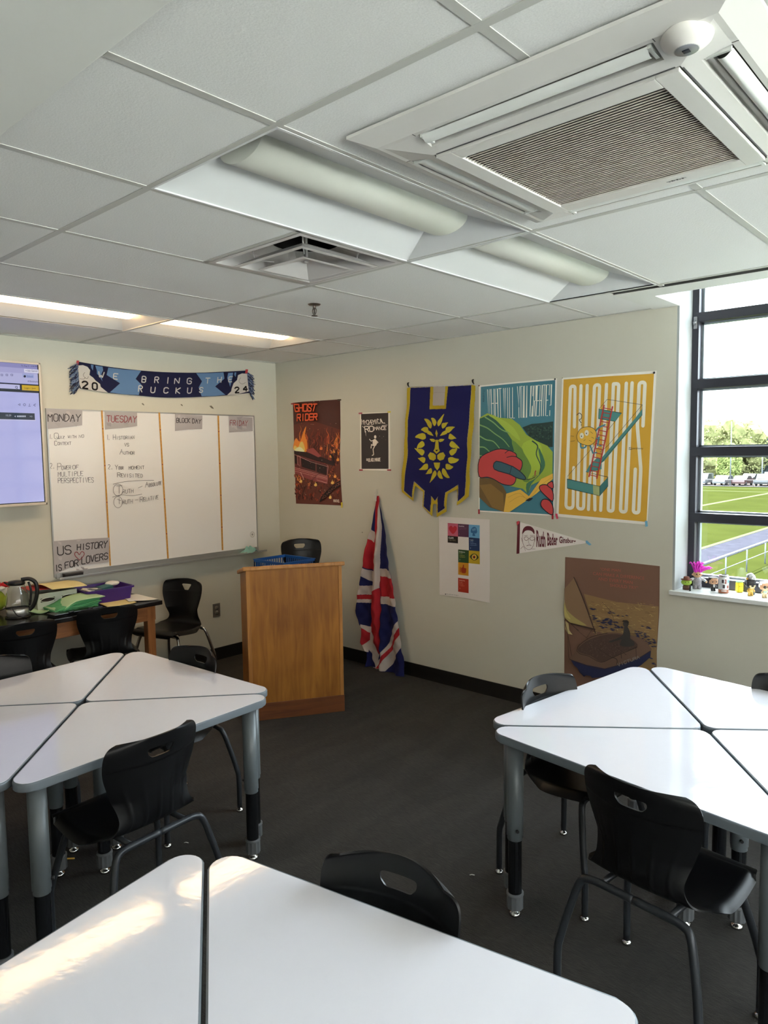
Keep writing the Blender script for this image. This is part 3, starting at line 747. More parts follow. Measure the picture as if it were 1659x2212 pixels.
# ============================================================ wooden lectern
def wood(name, c, rough, sc, amt, c2=None, axis=2):
    m = mat(name, c, rough=rough); N = m.node_tree.nodes; L = m.node_tree.links; b = N['Principled BSDF']
    tc = N.new('ShaderNodeTexCoord'); mp = N.new('ShaderNodeMapping'); s3 = [1, 1, 1]; s3[axis] = .10; mp.inputs['Scale'].default_value = s3; L.new(tc.outputs['Object'], mp.inputs[0])
    n = N.new('ShaderNodeTexNoise'); n.inputs['Scale'].default_value = sc; n.inputs['Detail'].default_value = 8; n.inputs['Distortion'].default_value = .8; L.new(mp.outputs[0], n.inputs['Vector'])
    n2 = N.new('ShaderNodeTexNoise'); n2.inputs['Scale'].default_value = 2.2; n2.inputs['Detail'].default_value = 3; L.new(tc.outputs['Object'], n2.inputs['Vector'])
    ad = N.new('ShaderNodeMath'); ad.operation = 'ADD'; L.new(n.outputs[0], ad.inputs[0]); L.new(n2.outputs[0], ad.inputs[1])
    r = N.new('ShaderNodeValToRGB'); l1 = lin(c); l2 = lin(c2 or [x*.62 for x in c]); r.color_ramp.elements[0].position = .75; r.color_ramp.elements[1].position = 1.25
    r.color_ramp.elements[0].position = .36; r.color_ramp.elements[1].position = .62
    hf = N.new('ShaderNodeMath'); hf.operation = 'MULTIPLY'; hf.inputs[1].default_value = .5; L.new(ad.outputs[0], hf.inputs[0]); L.new(hf.outputs[0], r.inputs[0])
    r.color_ramp.elements[0].color = (*l2, 1); r.color_ramp.elements[1].color = (*l1, 1); L.new(r.outputs[0], b.inputs['Base Color'])
    bp = N.new('ShaderNodeBump'); bp.inputs['Strength'].default_value = .15; bp.inputs['Distance'].default_value = .001; L.new(n.outputs[0], bp.inputs['Height']); L.new(bp.outputs[0], b.inputs['Normal'])
    return m
lw = wood('lectern_wood', (172, 112, 42), .42, 30, .2, (132, 78, 24)); lwe = wood('lectern_edge_wood', (190, 132, 66), .4, 40, .2, (150, 94, 42)); lwd = wood('lectern_base_wood', (126, 68, 28), .5, 30, .2, (84, 42, 16), axis=0)
LR = Vector((1.707, -.889)); LL = Vector((1.375, -1.425)); wdt = (LR-LL).length; ang = math.atan2((LR-LL).y, (LR-LL).x)
t = empty('lectern', ((LL.x+LR.x)/2, (LL.y+LR.y)/2, 0), ang, 'old wooden lectern with scuffed plywood front standing before the corner', 'lectern')
hw = wdt/2; DP = .46; zf, zk = 1.000, .91     # local: +x along front, +y away from the camera
def side(x0, x1):
    return MB().prism([(0, 0), (DP, 0), (DP, zk), (0, zf)], 0, x1-x0, M=Matrix.Translation((x0, .004, 0)) @ Matrix(((0, 0, 1, 0), (1, 0, 0, 0), (0, 1, 0, 0), (0, 0, 0, 1))))
side(-hw, -hw+.02).build('side_panel', lw, t); side(hw-.02, hw).build('side_panel', lw, t)
MB().box(-hw+.022, hw-.022, -.001, .014, .105, zf-.002, .001).build('front_panel', lw, t)
MB().box(-hw-.002, -hw+.022, -.005, .03, .105, zf, .003).build('corner_strip', lwe, t); MB().box(hw-.022, hw+.002, -.005, .03, .105, zf, .003).build('corner_strip', lwe, t)
MB().box(-hw-.004, hw+.004, -.010, .016, 0, .112, .003).build('base_board', lwd, t)
mb = MB(); sl = math.atan2(zf-zk, DP); M = Matrix.Translation((0, -.018, zf+.004)) @ Matrix.Rotation(-sl, 4, 'X')
mb.box(-hw-.022, hw+.022, 0, DP+.03, -.003, .024, .007, M=M); mb.build('top_board', lwe, t)
MB().box(-hw+.021, hw-.021, .016, DP-.02, .50, .518).build('shelf', lw, t); MB().box(-hw+.021, hw-.021, .016, DP-.02, .10, .118).build('shelf', lw, t)
o = MB().box(-.20, -.03, -.001+.02, .10, 0, .0012, M=M @ Matrix.Translation((0, 0, .0245))).build('paper_sheet', mat('paper_white', (225, 222, 215), rough=.8))
o.matrix_world = t.matrix_world if False else Matrix.Translation(t.location) @ Matrix.Rotation(ang, 4, 'Z'); tag(o, 'white paper lying on the sloping top of the lectern', 'paper')

# ============================================================ desk along the left wall
oak = wood('oak', (168, 110, 62), .45, 34, .2, (118, 70, 36), axis=1); oakl = wood('oak_leg', (172, 112, 62), .45, 34, .2, (122, 72, 36)); dtop = mat('desk_black_top', (26, 25, 26), rough=.22)
t = empty('lab_desk', (.335, -2.55, 0), 0, 'long oak lab desk with glossy black top against the left wall', 'desk'); DZ = .74
y0, y1 = -1.05, .955       # local
MB().box(-.30, .30, y0, y1, DZ-.030, DZ, .004).build('desktop', dtop, t)
MB().box(-.27, .262, y0+.03, y1-.035, DZ-.135, DZ-.031, .002).build('apron', oak, t)
for x in (-.24, .235):
    for y in (y0+.06, y1-.07): MB().box(x-.029, x+.029, y-.029, y+.029, 0, DZ-.031, .004).build('leg', oakl, t)
MB().box(-.24, -.20, y0+.06, y1-.07, .12, .17).build('stretcher', oakl, t)
# ============================================================ things on the left wall (x = 0)
CB = (0, 740, 2.6758); CS = (130, 760, 3.7705); CT = (0, 760, 6.144)
# ---- whiteboard
alu = mat('aluminium', (176, 178, 178), rough=.35, metal=.7)
wb = empty('whiteboard', (0, -1.165, 0), 0, 'large framed whiteboard ruled into four weekday columns on the left wall', 'whiteboard')
by0, by1, bz0, bz1 = -2.068+1.165, -.263+1.165, .900, 2.090
MB().box(.002, .010, by0+.006, by1-.006, bz0+.006, bz1-.006).build('writing_surface', mat('whiteboard_enamel', (232, 230, 228), rough=.12, coat=.2), wb)
mb = MB(); fw = .009
mb.box(0, .014, by0, by1, bz1-fw, bz1, .001).box(0, .014, by0, by1, bz0, bz0+fw, .001).box(0, .0138, by0+.0002, by0+fw, bz0+fw, bz1-fw).box(0, .0138, by1-fw, by1-.0002, bz0+fw, bz1-fw); mb.build('frame', alu, wb)
mb = MB(); mb.box(.005, .075, by0+.01, by1+.05, bz0-.012, bz0-.006, .002).box(.072, .078, by0+.01, by1+.05, bz0-.012, bz0+.004, .002).box(.012, .02, by0+.01, by1, bz0-.012, bz0+.03); mb.build('marker_tray', alu, wb)
ink = (66, 66, 74)
A = Art(CB, 0, .0102, 1)
tw_ = .0028
for tx, x0, y0, x1, y1, h in (('1.', 287, 556, 302, 556, 26), ('Q', 313, 556, 338, 557, 34), ('UIZ', 340, 556, 372, 556, 16), ('WITH', 393, 552, 440, 552, 15), ('NO', 456, 550, 484, 548, 16), ('C', 315, 594, 330, 594, 26), ('ONTEXT', 334, 592, 410, 590, 16),
        ('2.', 289, 728, 316, 728, 30), ('P', 331, 738, 352, 738, 40), ('OWER', 356, 736, 408, 732, 22), ('OF', 420, 732, 454, 730, 22), ('MULTIPLE', 336, 775, 480, 770, 26), ('PERSPECTIVES', 335, 812, 540, 808, 28),
        ('1.', 618, 562, 632, 562, 28), ('H', 653, 560, 668, 560, 28), ('ISTORIAN', 672, 560, 775, 556, 18), ('VS', 718, 600, 744, 600, 18), ('A', 692, 646, 712, 646, 28), ('UTHOR', 716, 646, 776, 646, 17),
        ('2.', 624, 732, 650, 732, 26), ('Y', 664, 733, 680, 733, 26), ('OUR', 684, 733, 712, 733, 17), ('MOMENT', 744, 733, 832, 730, 18), ('R', 677, 778, 694, 778, 26), ('EVISITED', 698, 778, 822, 780, 20),
        ('T', 672, 874, 704, 872, 46), ('RUTH', 708, 872, 768, 868, 22), ('A', 836, 838, 856, 836, 30), ('BSOLUTE', 860, 834, 932, 822, 20), ('RUTH', 708, 934, 764, 930, 24), ('R', 806, 922, 824, 920, 30), ('ELATIVE', 828, 918, 914, 904, 22)):
    A.text(tx, ((x0, y0), (x1, y1), (x1, y1-h), (x0, y0-h)), tw_, ink, gap=.4, up=0, jit=.05)
A.line(ink, [(652, 818), (720, 804), (820, 797), (887, 796)], tw_, 4, 0).line(ink, [(648, 893), (700, 880), (760, 885), (818, 876)], tw_, 4, 0).line(ink, [(797, 840), (820, 830)], tw_, 0, 0).line(ink, [(778, 910), (796, 908)], tw_, 0, 0)
A.line(ink, [(676, 905), (698, 915)], tw_, 0, 0).line(ink, [(686, 898), (688, 932)], tw_, 0, 0)
for cx, cy, rx, ry in ((680, 852, 28, 34), (680, 922, 25, 33)): A.line(ink, [(cx+cos(k*pi/8)*rx, cy+sin(k*pi/8)*ry) for k in range(17)], tw_, 0, 0)
def circ(A, col, cx, cy, rx, ry=None, up=1, k=20): A.poly(col, [(cx+cos(2*pi*i/k)*rx, cy+sin(2*pi*i/k)*(ry or rx)) for i in range(k)], up)
circ(A, (150, 148, 145), 1456, 1109, 13, 17); circ(A, (190, 187, 183), 1456, 1109, 11, 14); circ(A, (130, 128, 126), 1456, 1109, 5, 6)
o = A.build('handwriting', wb); o.matrix_parent_inverse = Matrix.Translation((0, 1.165, 0)); tag(o, 'dark marker handwriting on the board')
# ---- tape strips
tape = (176, 128, 50)
def strip(x0, y0, x1, y1, lb):
    a = sheet('tape_strip', CB, 0, .0145, [(x0-4.5, y0), (x0+4, y0), (x1+4, y1), (x1-4.5, y1)], tape, .001, 1, .5)
    A = Art(CB, 0, .0146, 1)
    n = 38
    for i in range(n):
        k = (i+.5)/n; cx, cy = x0+(x1-x0)*k, y0+(y1-y0)*k
        if i % 9 == 4: circ(A, (120, 40, 30), cx, cy, 3.6, 3.6, 0, 8)
        else: A.poly((150, 108, 42), [(cx-1.5, cy-8), (cx+1.5, cy-8), (cx+1.5, cy+8), (cx-1.5, cy+8)], 0)
    join_ink(a, A.build('x')); tag(a, lb, 'tape', 'printed orange tape strips dividing the whiteboard')
strip(589, 392, 638, 1290, 'orange printed tape strip between the Monday and Tuesday columns')
strip(921, 404, 972, 1250, 'orange printed tape strip between the Tuesday and Block Day columns')
strip(1262, 422, 1287, 1200, 'orange printed tape strip between the Block Day and Friday columns')
# ---- grey paper signs
def sign(name, outline, rows, lb, dark=(40, 36, 38), extra=None):
    a = sheet('paper_sign', CB, 0, .0158, outline, (150, 145, 146), .0009, 1, .42)
    A = Art(CB, 0, .0159, 1); xs_ = [p[0] for p in outline]; ys_ = [p[1] for p in outline]; rnd = random.Random(len(lb))
    for i in range(9):        # lighter and darker flat patches, painting the shading of crumpled silver paper
        x = rnd.uniform(min(xs_)+8, max(xs_)-45); y = rnd.uniform(min(ys_)+8, max(ys_)-30); A.poly(rnd.choice([(162, 156, 156), (138, 133, 135), (146, 141, 142)]), [(x, y), (x+rnd.uniform(15, 40), y+rnd.uniform(-5, 8)), (x+rnd.uniform(10, 35), y+rnd.uniform(12, 26)), (x+5, y+rnd.uniform(8, 18))], 0 if i else 1)
    for tx, q, wd, col in rows: A.text(tx, q, wd, col, gap=.28, jit=.03, r=.01)
    if extra: extra(A)
    join_ink(a, A.build('x')); tag(a, lb, 'sign', 'grey paper signs on the whiteboard')
red = (120, 44, 48); blk = (38, 34, 36)
sign('m', [(266, 382), (476, 390), (475, 478), (420, 485), (275, 500)], [('MONDAY', ((278, 455), (462, 456), (466, 416), (277, 412)), .0055, blk)], 'grey paper sign lettered MONDAY in black at the top left of the board')
sign('t', [(606, 397), (792, 404), (793, 482), (700, 494), (608, 503)], [('TUESDAY', ((618, 458), (786, 462), (790, 426), (618, 422)), .0055, red)], 'grey paper sign lettered TUESDAY in dark red at the top of the board')
sign('b', [(1012, 410), (1170, 421), (1169, 500), (1090, 503), (1012, 511)], [('BLOCK', ((1020, 462), (1098, 464), (1098, 438), (1020, 436)), .005, blk), ('DAY', ((1112, 466), (1160, 468), (1163, 444), (1112, 440)), .005, blk)], 'grey paper sign lettered BLOCK DAY at the top of the board')
sign('f', [(1322, 423), (1460, 433), (1461, 511), (1400, 514), (1325, 520)], [('FRIDAY', ((1330, 478), (1428, 482), (1432, 452), (1330, 448)), .005, red)], 'grey paper sign lettered FRIDAY in dark red at the top right of the board')
def heart(A): A.line(red, [(459, 1258), (434, 1232), (433, 1214), (446, 1211), (458, 1226), (470, 1209), (484, 1213), (484, 1230), (459, 1258)], .005, 5)
sign('u', [(308, 1148), (420, 1140), (500, 1134), (632, 1127), (629, 1270), (520, 1282), (430, 1290), (315, 1340)],
     [('US', ((334, 1230), (412, 1222), (408, 1172), (332, 1182)), .0075, blk), ('HISTORY', ((446, 1200), (616, 1185), (622, 1146), (446, 1168)), .0065, blk), ('IS', ((320, 1322), (356, 1318), (354, 1282), (318, 1288)), .0065, blk), ('FOR', ((376, 1304), (452, 1292), (452, 1254), (374, 1270)), .0065, blk), ('LOVERS', ((472, 1282), (622, 1250), (622, 1214), (472, 1240)), .0065, blk)],
     'large grey paper sign lettered US HISTORY IS FOR LOVERS with a red heart', extra=heart)
# ---- eraser, cloth
p = at(422/CB[2], 740+1328/CB[2], 0, .045)
t = empty('board_eraser', (.045, p.y, .894), 0, 'dark grey felt board eraser lying at the left end of the marker tray', 'eraser')
MB().box(-.022, .022, -.066, .066, .001, .022, .003).build('felt_pad', mat('felt', (52, 50, 52), rough=.95), t); MB().box(-.024, .024, -.068, .068, .0225, .030, .003).build('eraser_back', mat('eraser_back', (74, 72, 74), rough=.6), t)
p = at(538, 1180, 0, .045)
mb = MB(); rnd = random.Random(4)
def cl(u, v):
    x, y = (u-.5)*.085, (v-.5)*.17; r = math.hypot(u-.5, v-.5)*2
    return (x, y, .003+.042*max(0, 1-r**2)+.014*sin(u*11+v*7)*max(0, 1-r)+.012*sin(v*23)*max(0, 1-r*.8)+(.02*max(0, 1-abs(v-.75)*7)))
mb.grid(cl, 22, 34); mb.lathe([(0, 0), (.03, 0), (.03, .004), (0, .004)], k=12)
o = mb.build('cleaning_cloth', mat('cloth_mint', (140, 190, 182), rough=.9, bump=(120, .4)), None, (.045, p.y, .894)); tag(o, 'crumpled mint green cleaning cloth on the right end of the marker tray', 'cloth')
# ---- wall screen
tvx = .075
t = empty('wall_screen', (0, -2.945, 0), 0, 'large wall-mounted screen with pale bezel at the left edge, showing a web page', 'screen')
ty0, ty1, tz0, tz1 = -3.77+2.945, -2.116+2.945, 1.424, 2.390
MB().box(.004, tvx-.004, ty0+.03, ty1-.02, tz0+.03, tz1-.03, .008).build('back_case', mat('tv_case', (60, 60, 62), rough=.5), t)
mb = MB(); b_ = .014
mb.box(tvx-.03, tvx+.004, ty0, ty1, tz1-b_, tz1, .003).box(tvx-.03, tvx+.004, ty0, ty1, tz0, tz0+b_+.004, .003).box(tvx-.03, tvx+.004, ty0, ty0+b_, tz0, tz1, .003).box(tvx-.03, tvx+.004, ty1-b_, ty1, tz0, tz1, .003); mb.build('bezel', mat('tv_bezel', (214, 204, 190), rough=.4), t)
scr = mat('screen_glow', (255, 255, 255), rough=.06, vcol=True, emit=(255, 255, 255), estr=.52)
scr.node_tree.nodes['Principled BSDF'].inputs['Base Color'].links and scr.node_tree.links.remove(scr.node_tree.nodes['Principled BSDF'].inputs['Base Color'].links[0]); scr.node_tree.nodes['Principled BSDF'].inputs['Base Color'].default_value = (.01, .01, .01, 1)
A = Art(CT, 0, tvx-.001, 1, 1.0, .00015)
def R(col, x0, y0, x1, y1, sl=.085, up=1): A.poly(col, [(x0, y0-sl*(525-x0)*0+0), (x1, y1*0+y0+(x1-x0)*sl), (x1, y1+(x1-x0)*sl), (x0, y1)], up)
# whole screen and border (in metres through the plane)
def M4(col, ya, yb, za, zb__, up=1):
    A.layer += up; A._add([Vector((ya, za)), Vector((yb, za)), Vector((yb, zb__)), Vector((ya, zb__))], col)
sy0, sy1, sz0, sz1 = -3.75, -2.116-.013, tz0+.018, tz1-.014
M4((8, 8, 12), sy0, sy1, sz0, sz1); M4((186, 188, 240), sy0+.004, sy1-.007, sz0+.006, sz1-.006)
def zy(px, py):          # crop pixel -> y,z
    return A.P(px, py)
def band(col, yt, yb, xl, xr, up=1, edge=False):
    """horizontal band between the heights seen at crop x=525 (right edge)"""
    zt = A.P(500, yt).y; zb2 = A.P(500, yb).y; ya = A.P(xl, yt).x if xl is not None else sy0+.004; yb_ = A.P(xr, yt).x if xr is not None else sy1-.007; M4(col, ya, yb_, zb2, zt, up)
band((150, 148, 200), 175, 232, None, None); band((176, 174, 220), 232, 300, None, None); band((190, 190, 232), 300, 425, None, None)
band((34, 40, 52), 436, 548, None, None); band((200, 200, 240), 452, 510, None, 262); band((214, 178, 48), 452, 520, 288, 512)
band((226, 224, 246), 238, 286, 318, 515); band((168, 178, 226), 302, 352, 296, 446)
band((30, 48, 66), 818, 905, None, 458); band((205, 205, 240), 905, 918, None, 476)
for tx, q, c_ in (('Fri Aug 31  3:36 PM', (282, 200, 490, 210, 26), (60, 60, 90)), ('+ Ask Gemini', (338, 262, 494, 268, 26), (40, 40, 60)), ('School', (356, 338, 432, 342, 28), (50, 70, 150)), ('All Bookmarks', (364, 402, 504, 408, 24), (70, 70, 110)),
                  ('Login / Join', (322, 496, 470, 502, 28), (60, 44, 20)), ('10:39', (76, 856, 146, 858, 26), (190, 200, 220)), ('HD', (394, 866, 428, 868, 18), (190, 200, 220))):
    x0, y0, x1, y1, h = q; A.ftext(tx, ((x0, y0), (x1, y1), (x1, y1-h), (x0, y0-h)), c_)
circ(A, (40, 44, 60), 326, 326, 16)
A.line((60, 60, 90), [(215+14*cos(k), 470+14*sin(k)) for k in [i*.7 for i in range(10)]], .003).line((60, 60, 90), [(222, 482), (232, 494)], .003)
for i in range(6): A.poly((220, 225, 245), [(224+i*20, 846), (237+i*20, 847), (237+i*20, 866), (224+i*20, 865)], 1 if i == 0 else 0)
A.poly((220, 225, 245), [(188, 856), (204, 846), (204, 868)])
for cx_ in (22, 88, 154): A.line((90, 90, 130), [(cx_-12, 296), (cx_+12, 298), (cx_+12, 318), (cx_-12, 316), (cx_-12, 296)], .0025, 0, 0)
A.line((60, 62, 92), [(265, 690), (238, 700), (265, 714), (265, 690)], .0025); A.line((60, 62, 92), [(321+15*cos(k*.7), 702+15*sin(k*.7)) for k in range(10)], .0025); A.line((60, 62, 92), [(388, 690), (388, 714)], .0025); A.line((60, 62, 92), [(374, 722), (402, 724)], .0025)
A.line((40, 42, 70), [(464, 694), (444, 708), (462, 720)], .0025)
for q in ((464, 694), (444, 708), (462, 720)): circ(A, (40, 42, 70), q[0], q[1], 5, 5, 0, 8)
o = A.build('screen', t, scr); o.matrix_parent_inverse = Matrix.Translation((0, 2.945, 0))
# ---- football-style scarf
navy = (15, 21, 66); sky = (102, 136, 178); wht = (208, 205, 200)
sc = empty('fan_scarf', (.02, -1.05, 2.34), 0, 'navy and sky blue knitted scarf reading WE BRING THE RUCKUS above the board', 'scarf')
top = [(150, 80), (400, 122), (660, 152), (870, 166), (1110, 170), (1330, 162), (1522, 152)]; bot = [(1540, 335), (1350, 355), (1155, 366), (870, 373), (640, 356), (400, 334), (165, 298)]
def dense(P, n=5): return [(v.x, v.y) for v in catmull([Vector((a, b, 0)) for a, b in P], n)]
TP, BT = dense(top), dense(bot)
fab = mat('printed_cloth', (255, 255, 255), rough=.9, vcol=True, spec=.2, bump=(420, .35, (1, 1, 1), .001))
a = sheet('scarf_body', CS, 0, .016, TP+BT, navy, .006, 1, .9, gain=.75)
A = Art(CS, 0, .0161, 1, .85)
A.poly(sky, [(392, 128), (500, 142), (660, 154), (615, 220), (662, 268), (640, 352), (520, 346), (405, 330), (488, 256), (378, 188)]).poly(sky, [(1108, 174), (1225, 172), (1330, 168), (1338, 218), (1262, 282), (1345, 350), (1250, 360), (1152, 362), (1128, 290), (1155, 240)])
A.poly(sky, [(285, 112), (345, 120), (350, 150), (335, 180), (343, 240), (318, 195), (300, 180), (298, 150)]).poly(sky, [(250, 104), (272, 108), (266, 152), (252, 128)]).poly(sky, [(1368, 172), (1408, 170), (1402, 215), (1384, 285), (1370, 240), (1360, 215)]).poly(sky, [(1420, 168), (1434, 168), (1428, 205), (1418, 188)])
A.poly(wht, [(140, 112), (185, 108), (222, 122), (244, 150), (238, 188), (268, 210), (290, 236), (325, 262), (330, 285), (388, 332), (280, 318), (170, 296), (156, 260)], curve=0).poly(wht, [(1522, 178), (1480, 176), (1448, 190), (1440, 230), (1412, 256), (1396, 300), (1392, 322), (1360, 352), (1440, 346), (1536, 322)])
A.line((120, 116, 112), [(200, 168), (188, 188), (200, 210), (220, 218), (230, 200)], .003, 4).line((120, 116, 112), [(158, 218), (190, 222), (205, 208)], .003, 4).line((120, 116, 112), [(1470, 210), (1455, 240), (1480, 262), (1510, 250)], .003, 4)
for tx, q in (('W', (310, 208, 352, 214, 46)), ('E', (432, 220, 464, 224, 44)), ('B', (664, 246, 694, 250, 48)), ('R', (768, 250, 798, 252, 46)), ('I', (862, 256, 886, 256, 46)), ('N', (930, 258, 966, 258, 44)), ('G', (1032, 260, 1066, 262, 46)), ('T', (1182, 256, 1214, 256, 42)), ('H', (1280, 250, 1308, 248, 42)), ('E', (1370, 246, 1396, 244, 42)),
              ('R', (636, 322, 664, 326, 48)), ('U', (736, 332, 768, 334, 44)), ('C', (842, 336, 876, 336, 44)), ('K', (940, 338, 972, 338, 44)), ('U', (1034, 338, 1066, 336, 44)), ('S', (1132, 332, 1158, 330, 40))):
    x0, y0, x1, y1, h = q; A.text(tx, ((x0, y0), (x1, y1), (x1+6, y1-h), (x0+4, y0-h)), .0082, (200, 200, 198), r=.01, up=0)
for tx, q in (('2', (180, 296, 222, 300, 56)), ('0', (262, 306, 300, 310, 54)), ('2', (1422, 334, 1454, 332, 44)), ('4', (1488, 322, 1522, 318, 40))):
    x0, y0, x1, y1, h = q; A.text(tx, ((x0, y0), (x1, y1), (x1, y1-h), (x0, y0-h)), .012, (30, 28, 30), r=.01, up=1)
ink_o = A.build('x'); ink_o.data.materials[0] = fab; join_ink(a, ink_o); a.parent = sc; a.matrix_parent_inverse = Matrix.Translation((-.02, 1.05, -2.34))
rnd = random.Random(11)
for side_ in (0, 1):
    mb = MB()
    for i in range(70):
        v = i/69
        q = A.P(*((148+10*v, 88+200*v) if side_ == 0 else (1522+16*v, 165+160*v))); d = -1 if side_ == 0 else 1
        L_ = rnd.uniform(.06, .085); a_ = rnd.uniform(-.6, .05)-(.9 if d > 0 else .35)*v*.4; px, pz = q.x, q.y; pts = [(.014, px, pz)]
        for k in range(1, 5): pts.append((.014+rnd.uniform(-.007, .012), px+d*L_*k/4*cos(a_)*.9, pz+L_*k/4*sin(a_)-.006*k+rnd.uniform(-.004, .004)))
        mb.tube(pts, .0024, 5, mi=i % 2)
    f = mb.build('fringe', [mat('fringe_sky', (120, 140, 172), rough=.95), mat('fringe_navy', (36, 44, 78), rough=.95)], sc); f.matrix_parent_inverse = Matrix.Translation((-.02, 1.05, -2.34))
# clips on the scarf
for (x, y), lb in (((143, 88), 'small red tape tab holding the left end of the scarf'), ((1519, 160), 'small red tape tab holding the right end of the scarf')):
    o = sheet('tape_tab', CS, 0, .0185, [(x-8, y-18), (x+12, y-16), (x+6, y+16), (x-12, y+14)], (150, 40, 46), .001, 1, .5); tag(o, lb, 'tape', 'red tape tabs on the scarf')
# wall scuffs under the scarf
for x, y, r, lb in ((826, 356, 7, 'small grey adhesive scrap on the wall, left one under the scarf'), (1050, 361, 6, 'small grey adhesive scrap on the wall, middle one under the scarf'), (1222, 373, 11, 'larger grey adhesive scrap on the wall, right one under the scarf')):
    o = sheet('adhesive_scrap', CB, 0, .003, [(x-r, y-r*.6), (x, y-r*.8), (x+r, y+r*.3), (x+r*1.2, y+r), (x, y+r*.5)], (96, 90, 80), .002, 1, .8); tag(o, lb, 'adhesive scrap', 'adhesive scraps under the scarf')
# ---- outlet
p0 = at(460, 1304, 0, 0); p1 = at(474.5, 1332, 0, 0); oy, oz = (p0.y+p1.y)/2, (p0.z+p1.z)/2
t = empty('power_outlet', (0, oy, oz), 0, 'grey power outlet with steel plate low on the left wall', 'outlet')
MB().box(0, .006, -.036, .036, -.058, .058, .002).build('cover_plate', mat('steel_plate', (150, 146, 140), rough=.35, metal=.8), t)
for s in (-1, 1):
    MB().lathe([(.017, 0), (.017, .003), (0, .003)], k=20, M=Matrix.Translation((.006, 0, s*.021)) @ Matrix.Rotation(pi/2, 4, 'Y')).build('socket', mat('socket_grey', (120, 118, 114), rough=.5), t)
    mb = MB(); mb.box(.0088, .0094, -.008, -.006, s*.021-.002, s*.021+.007).box(.0088, .0094, .006, .008, s*.021-.002, s*.021+.007); mb.build('socket_slot', mat('slot_black', (15, 15, 15)), t)
# ============================================================ posters on the back wall (y = 0)
CG = (610, 850, 6.636); CL = (860, 810, 7.133); CC = (1000, 780, 3.7705); CK = (940, 1110, 11.06); CV = (1200, 1190, 6.9125); CK2 = (900, 1090, 2.9625)
def tab(crop, val, pts, col, lb, grp, nm='tape_tab'):
    o = sheet(nm, crop, 1, val, pts, col, .0006, -1, .5); tag(o, lb, 'tape', grp); return o
def pin(crop, x, y, lb, r=.006, col=(24, 24, 26)):
    p = at(crop[0]+x/crop[2], crop[1]+y/crop[2], 1, -.006); mb = MB(); mb.lathe([(0, 0), (r*.6, .001), (r, .004), (r*.7, .007), (.0008, .008), (.0008, .010)], k=14, M=Matrix.Translation((p.x, -.0145, p.z)) @ Matrix.Rotation(-pi/2, 4, 'X'))
    o = mb.build('push_pin', mat('pin_%d' % col[0], col, rough=.35)); tag(o, lb, 'push pin'); return o
Y0 = -.0022
# ---- fiery comic poster: lettering and burning car, the figure is left out
a = sheet('comic_poster', CG, 1, Y0, [(150, 135), (300, 118), (550, 102), (826, 84), (832, 500), (822, 900), (835, 1250), (858, 1606), (520, 1590), (196, 1578), (180, 1100), (165, 600)], (70, 36, 30), .0018, -1, .35)
A = Art(CG, 1, Y0-.0001); rnd = random.Random(3)
A.poly((92, 44, 34), [(165, 450), (400, 380), (830, 520), (824, 900), (836, 1260), (858, 1600), (196, 1575), (180, 1100)])
def flame(cx, cy, w_, h_, col, up=0):
    A.poly(col, [(cx-w_, cy), (cx-w_*.8, cy-h_*.35), (cx-w_*.35, cy-h_*.5), (cx-w_*.1+rnd.uniform(-9, 9), cy-h_), (cx+w_*.25, cy-h_*.45), (cx+w_*.7, cy-h_*.6), (cx+w_, cy), (cx, cy+h_*.18)], up, 3)
A.layer += 1
for k in range(300):      # painted licks of fire
    x, y = rnd.uniform(190, 815), rnd.uniform(640, 1540); h_ = rnd.uniform(60, 210)*(.5 if y > 1100 else 1); sw = rnd.uniform(-26, 26)
    if y-h_ < 430: continue
    hot = (y < 900 and (x < 400 or x > 640)) or (1180 < y < 1330)
    A.line(rnd.choice([(150, 66, 40), (176, 84, 44), (206, 124, 54), (196, 108, 60)] if hot and k > 90 else [(116, 48, 34), (88, 38, 30), (134, 58, 40), (70, 30, 26), (60, 26, 24)]), [(x, y), (x+sw, y-h_*.35), (x-sw*.7, y-h_*.7), (x+sw*.4, y-h_)], rnd.uniform(.008, .022)*(.6 if k > 200 else 1), 4, 0, .001)
A.poly((214, 128, 48), [(172, 812), (172, 700), (205, 640), (255, 690), (300, 560), (345, 470), (330, 600), (360, 700), (345, 838)], 1, 3); A.poly((236, 186, 100), [(176, 815), (180, 745), (230, 770), (262, 700), (300, 700), (325, 836)], 1, 3); A.poly((246, 226, 170), [(182, 820), (215, 780), (260, 768), (300, 800), (310, 836)], 1, 3)
for x, y in ((740, 850), (780, 760), (700, 910), (560, 800), (270, 1270), (480, 1320), (720, 1290), (690, 1500), (800, 960), (660, 1440), (760, 1200), (440, 1230)): flame(x, y, 20, 60, rnd.choice([(222, 140, 64), (236, 176, 96), (200, 104, 52)]), 0)
# the car: long dark roof, windows, side panels and chrome
A.poly((40, 20, 22), [(172, 822), (330, 838), (480, 876), (640, 940), (760, 990), (755, 1040), (660, 1010), (480, 960), (300, 900), (174, 866)])
A.poly((30, 16, 18), [(680, 850), (730, 880), (762, 990), (730, 1010), (716, 920)]).poly((140, 66, 62), [(350, 800), (450, 780), (500, 830), (560, 900), (520, 915), (430, 870), (360, 840)]).poly((96, 44, 44), [(176, 872), (300, 905), (480, 962), (650, 1020), (668, 1060), (660, 1190), (480, 1150), (300, 1090), (182, 1050)])
A.poly((24, 14, 16), [(182, 886), (206, 890), (214, 1010), (184, 1002)]).poly((28, 14, 16), [(274, 926), (480, 985), (480, 1112), (286, 1052)]).poly((34, 18, 20), [(494, 990), (636, 1034), (640, 1170), (498, 1122)])
A.poly((128, 60, 60), [(182, 1050), (300, 1090), (480, 1150), (660, 1196), (655, 1300), (480, 1260), (300, 1200), (186, 1140)])
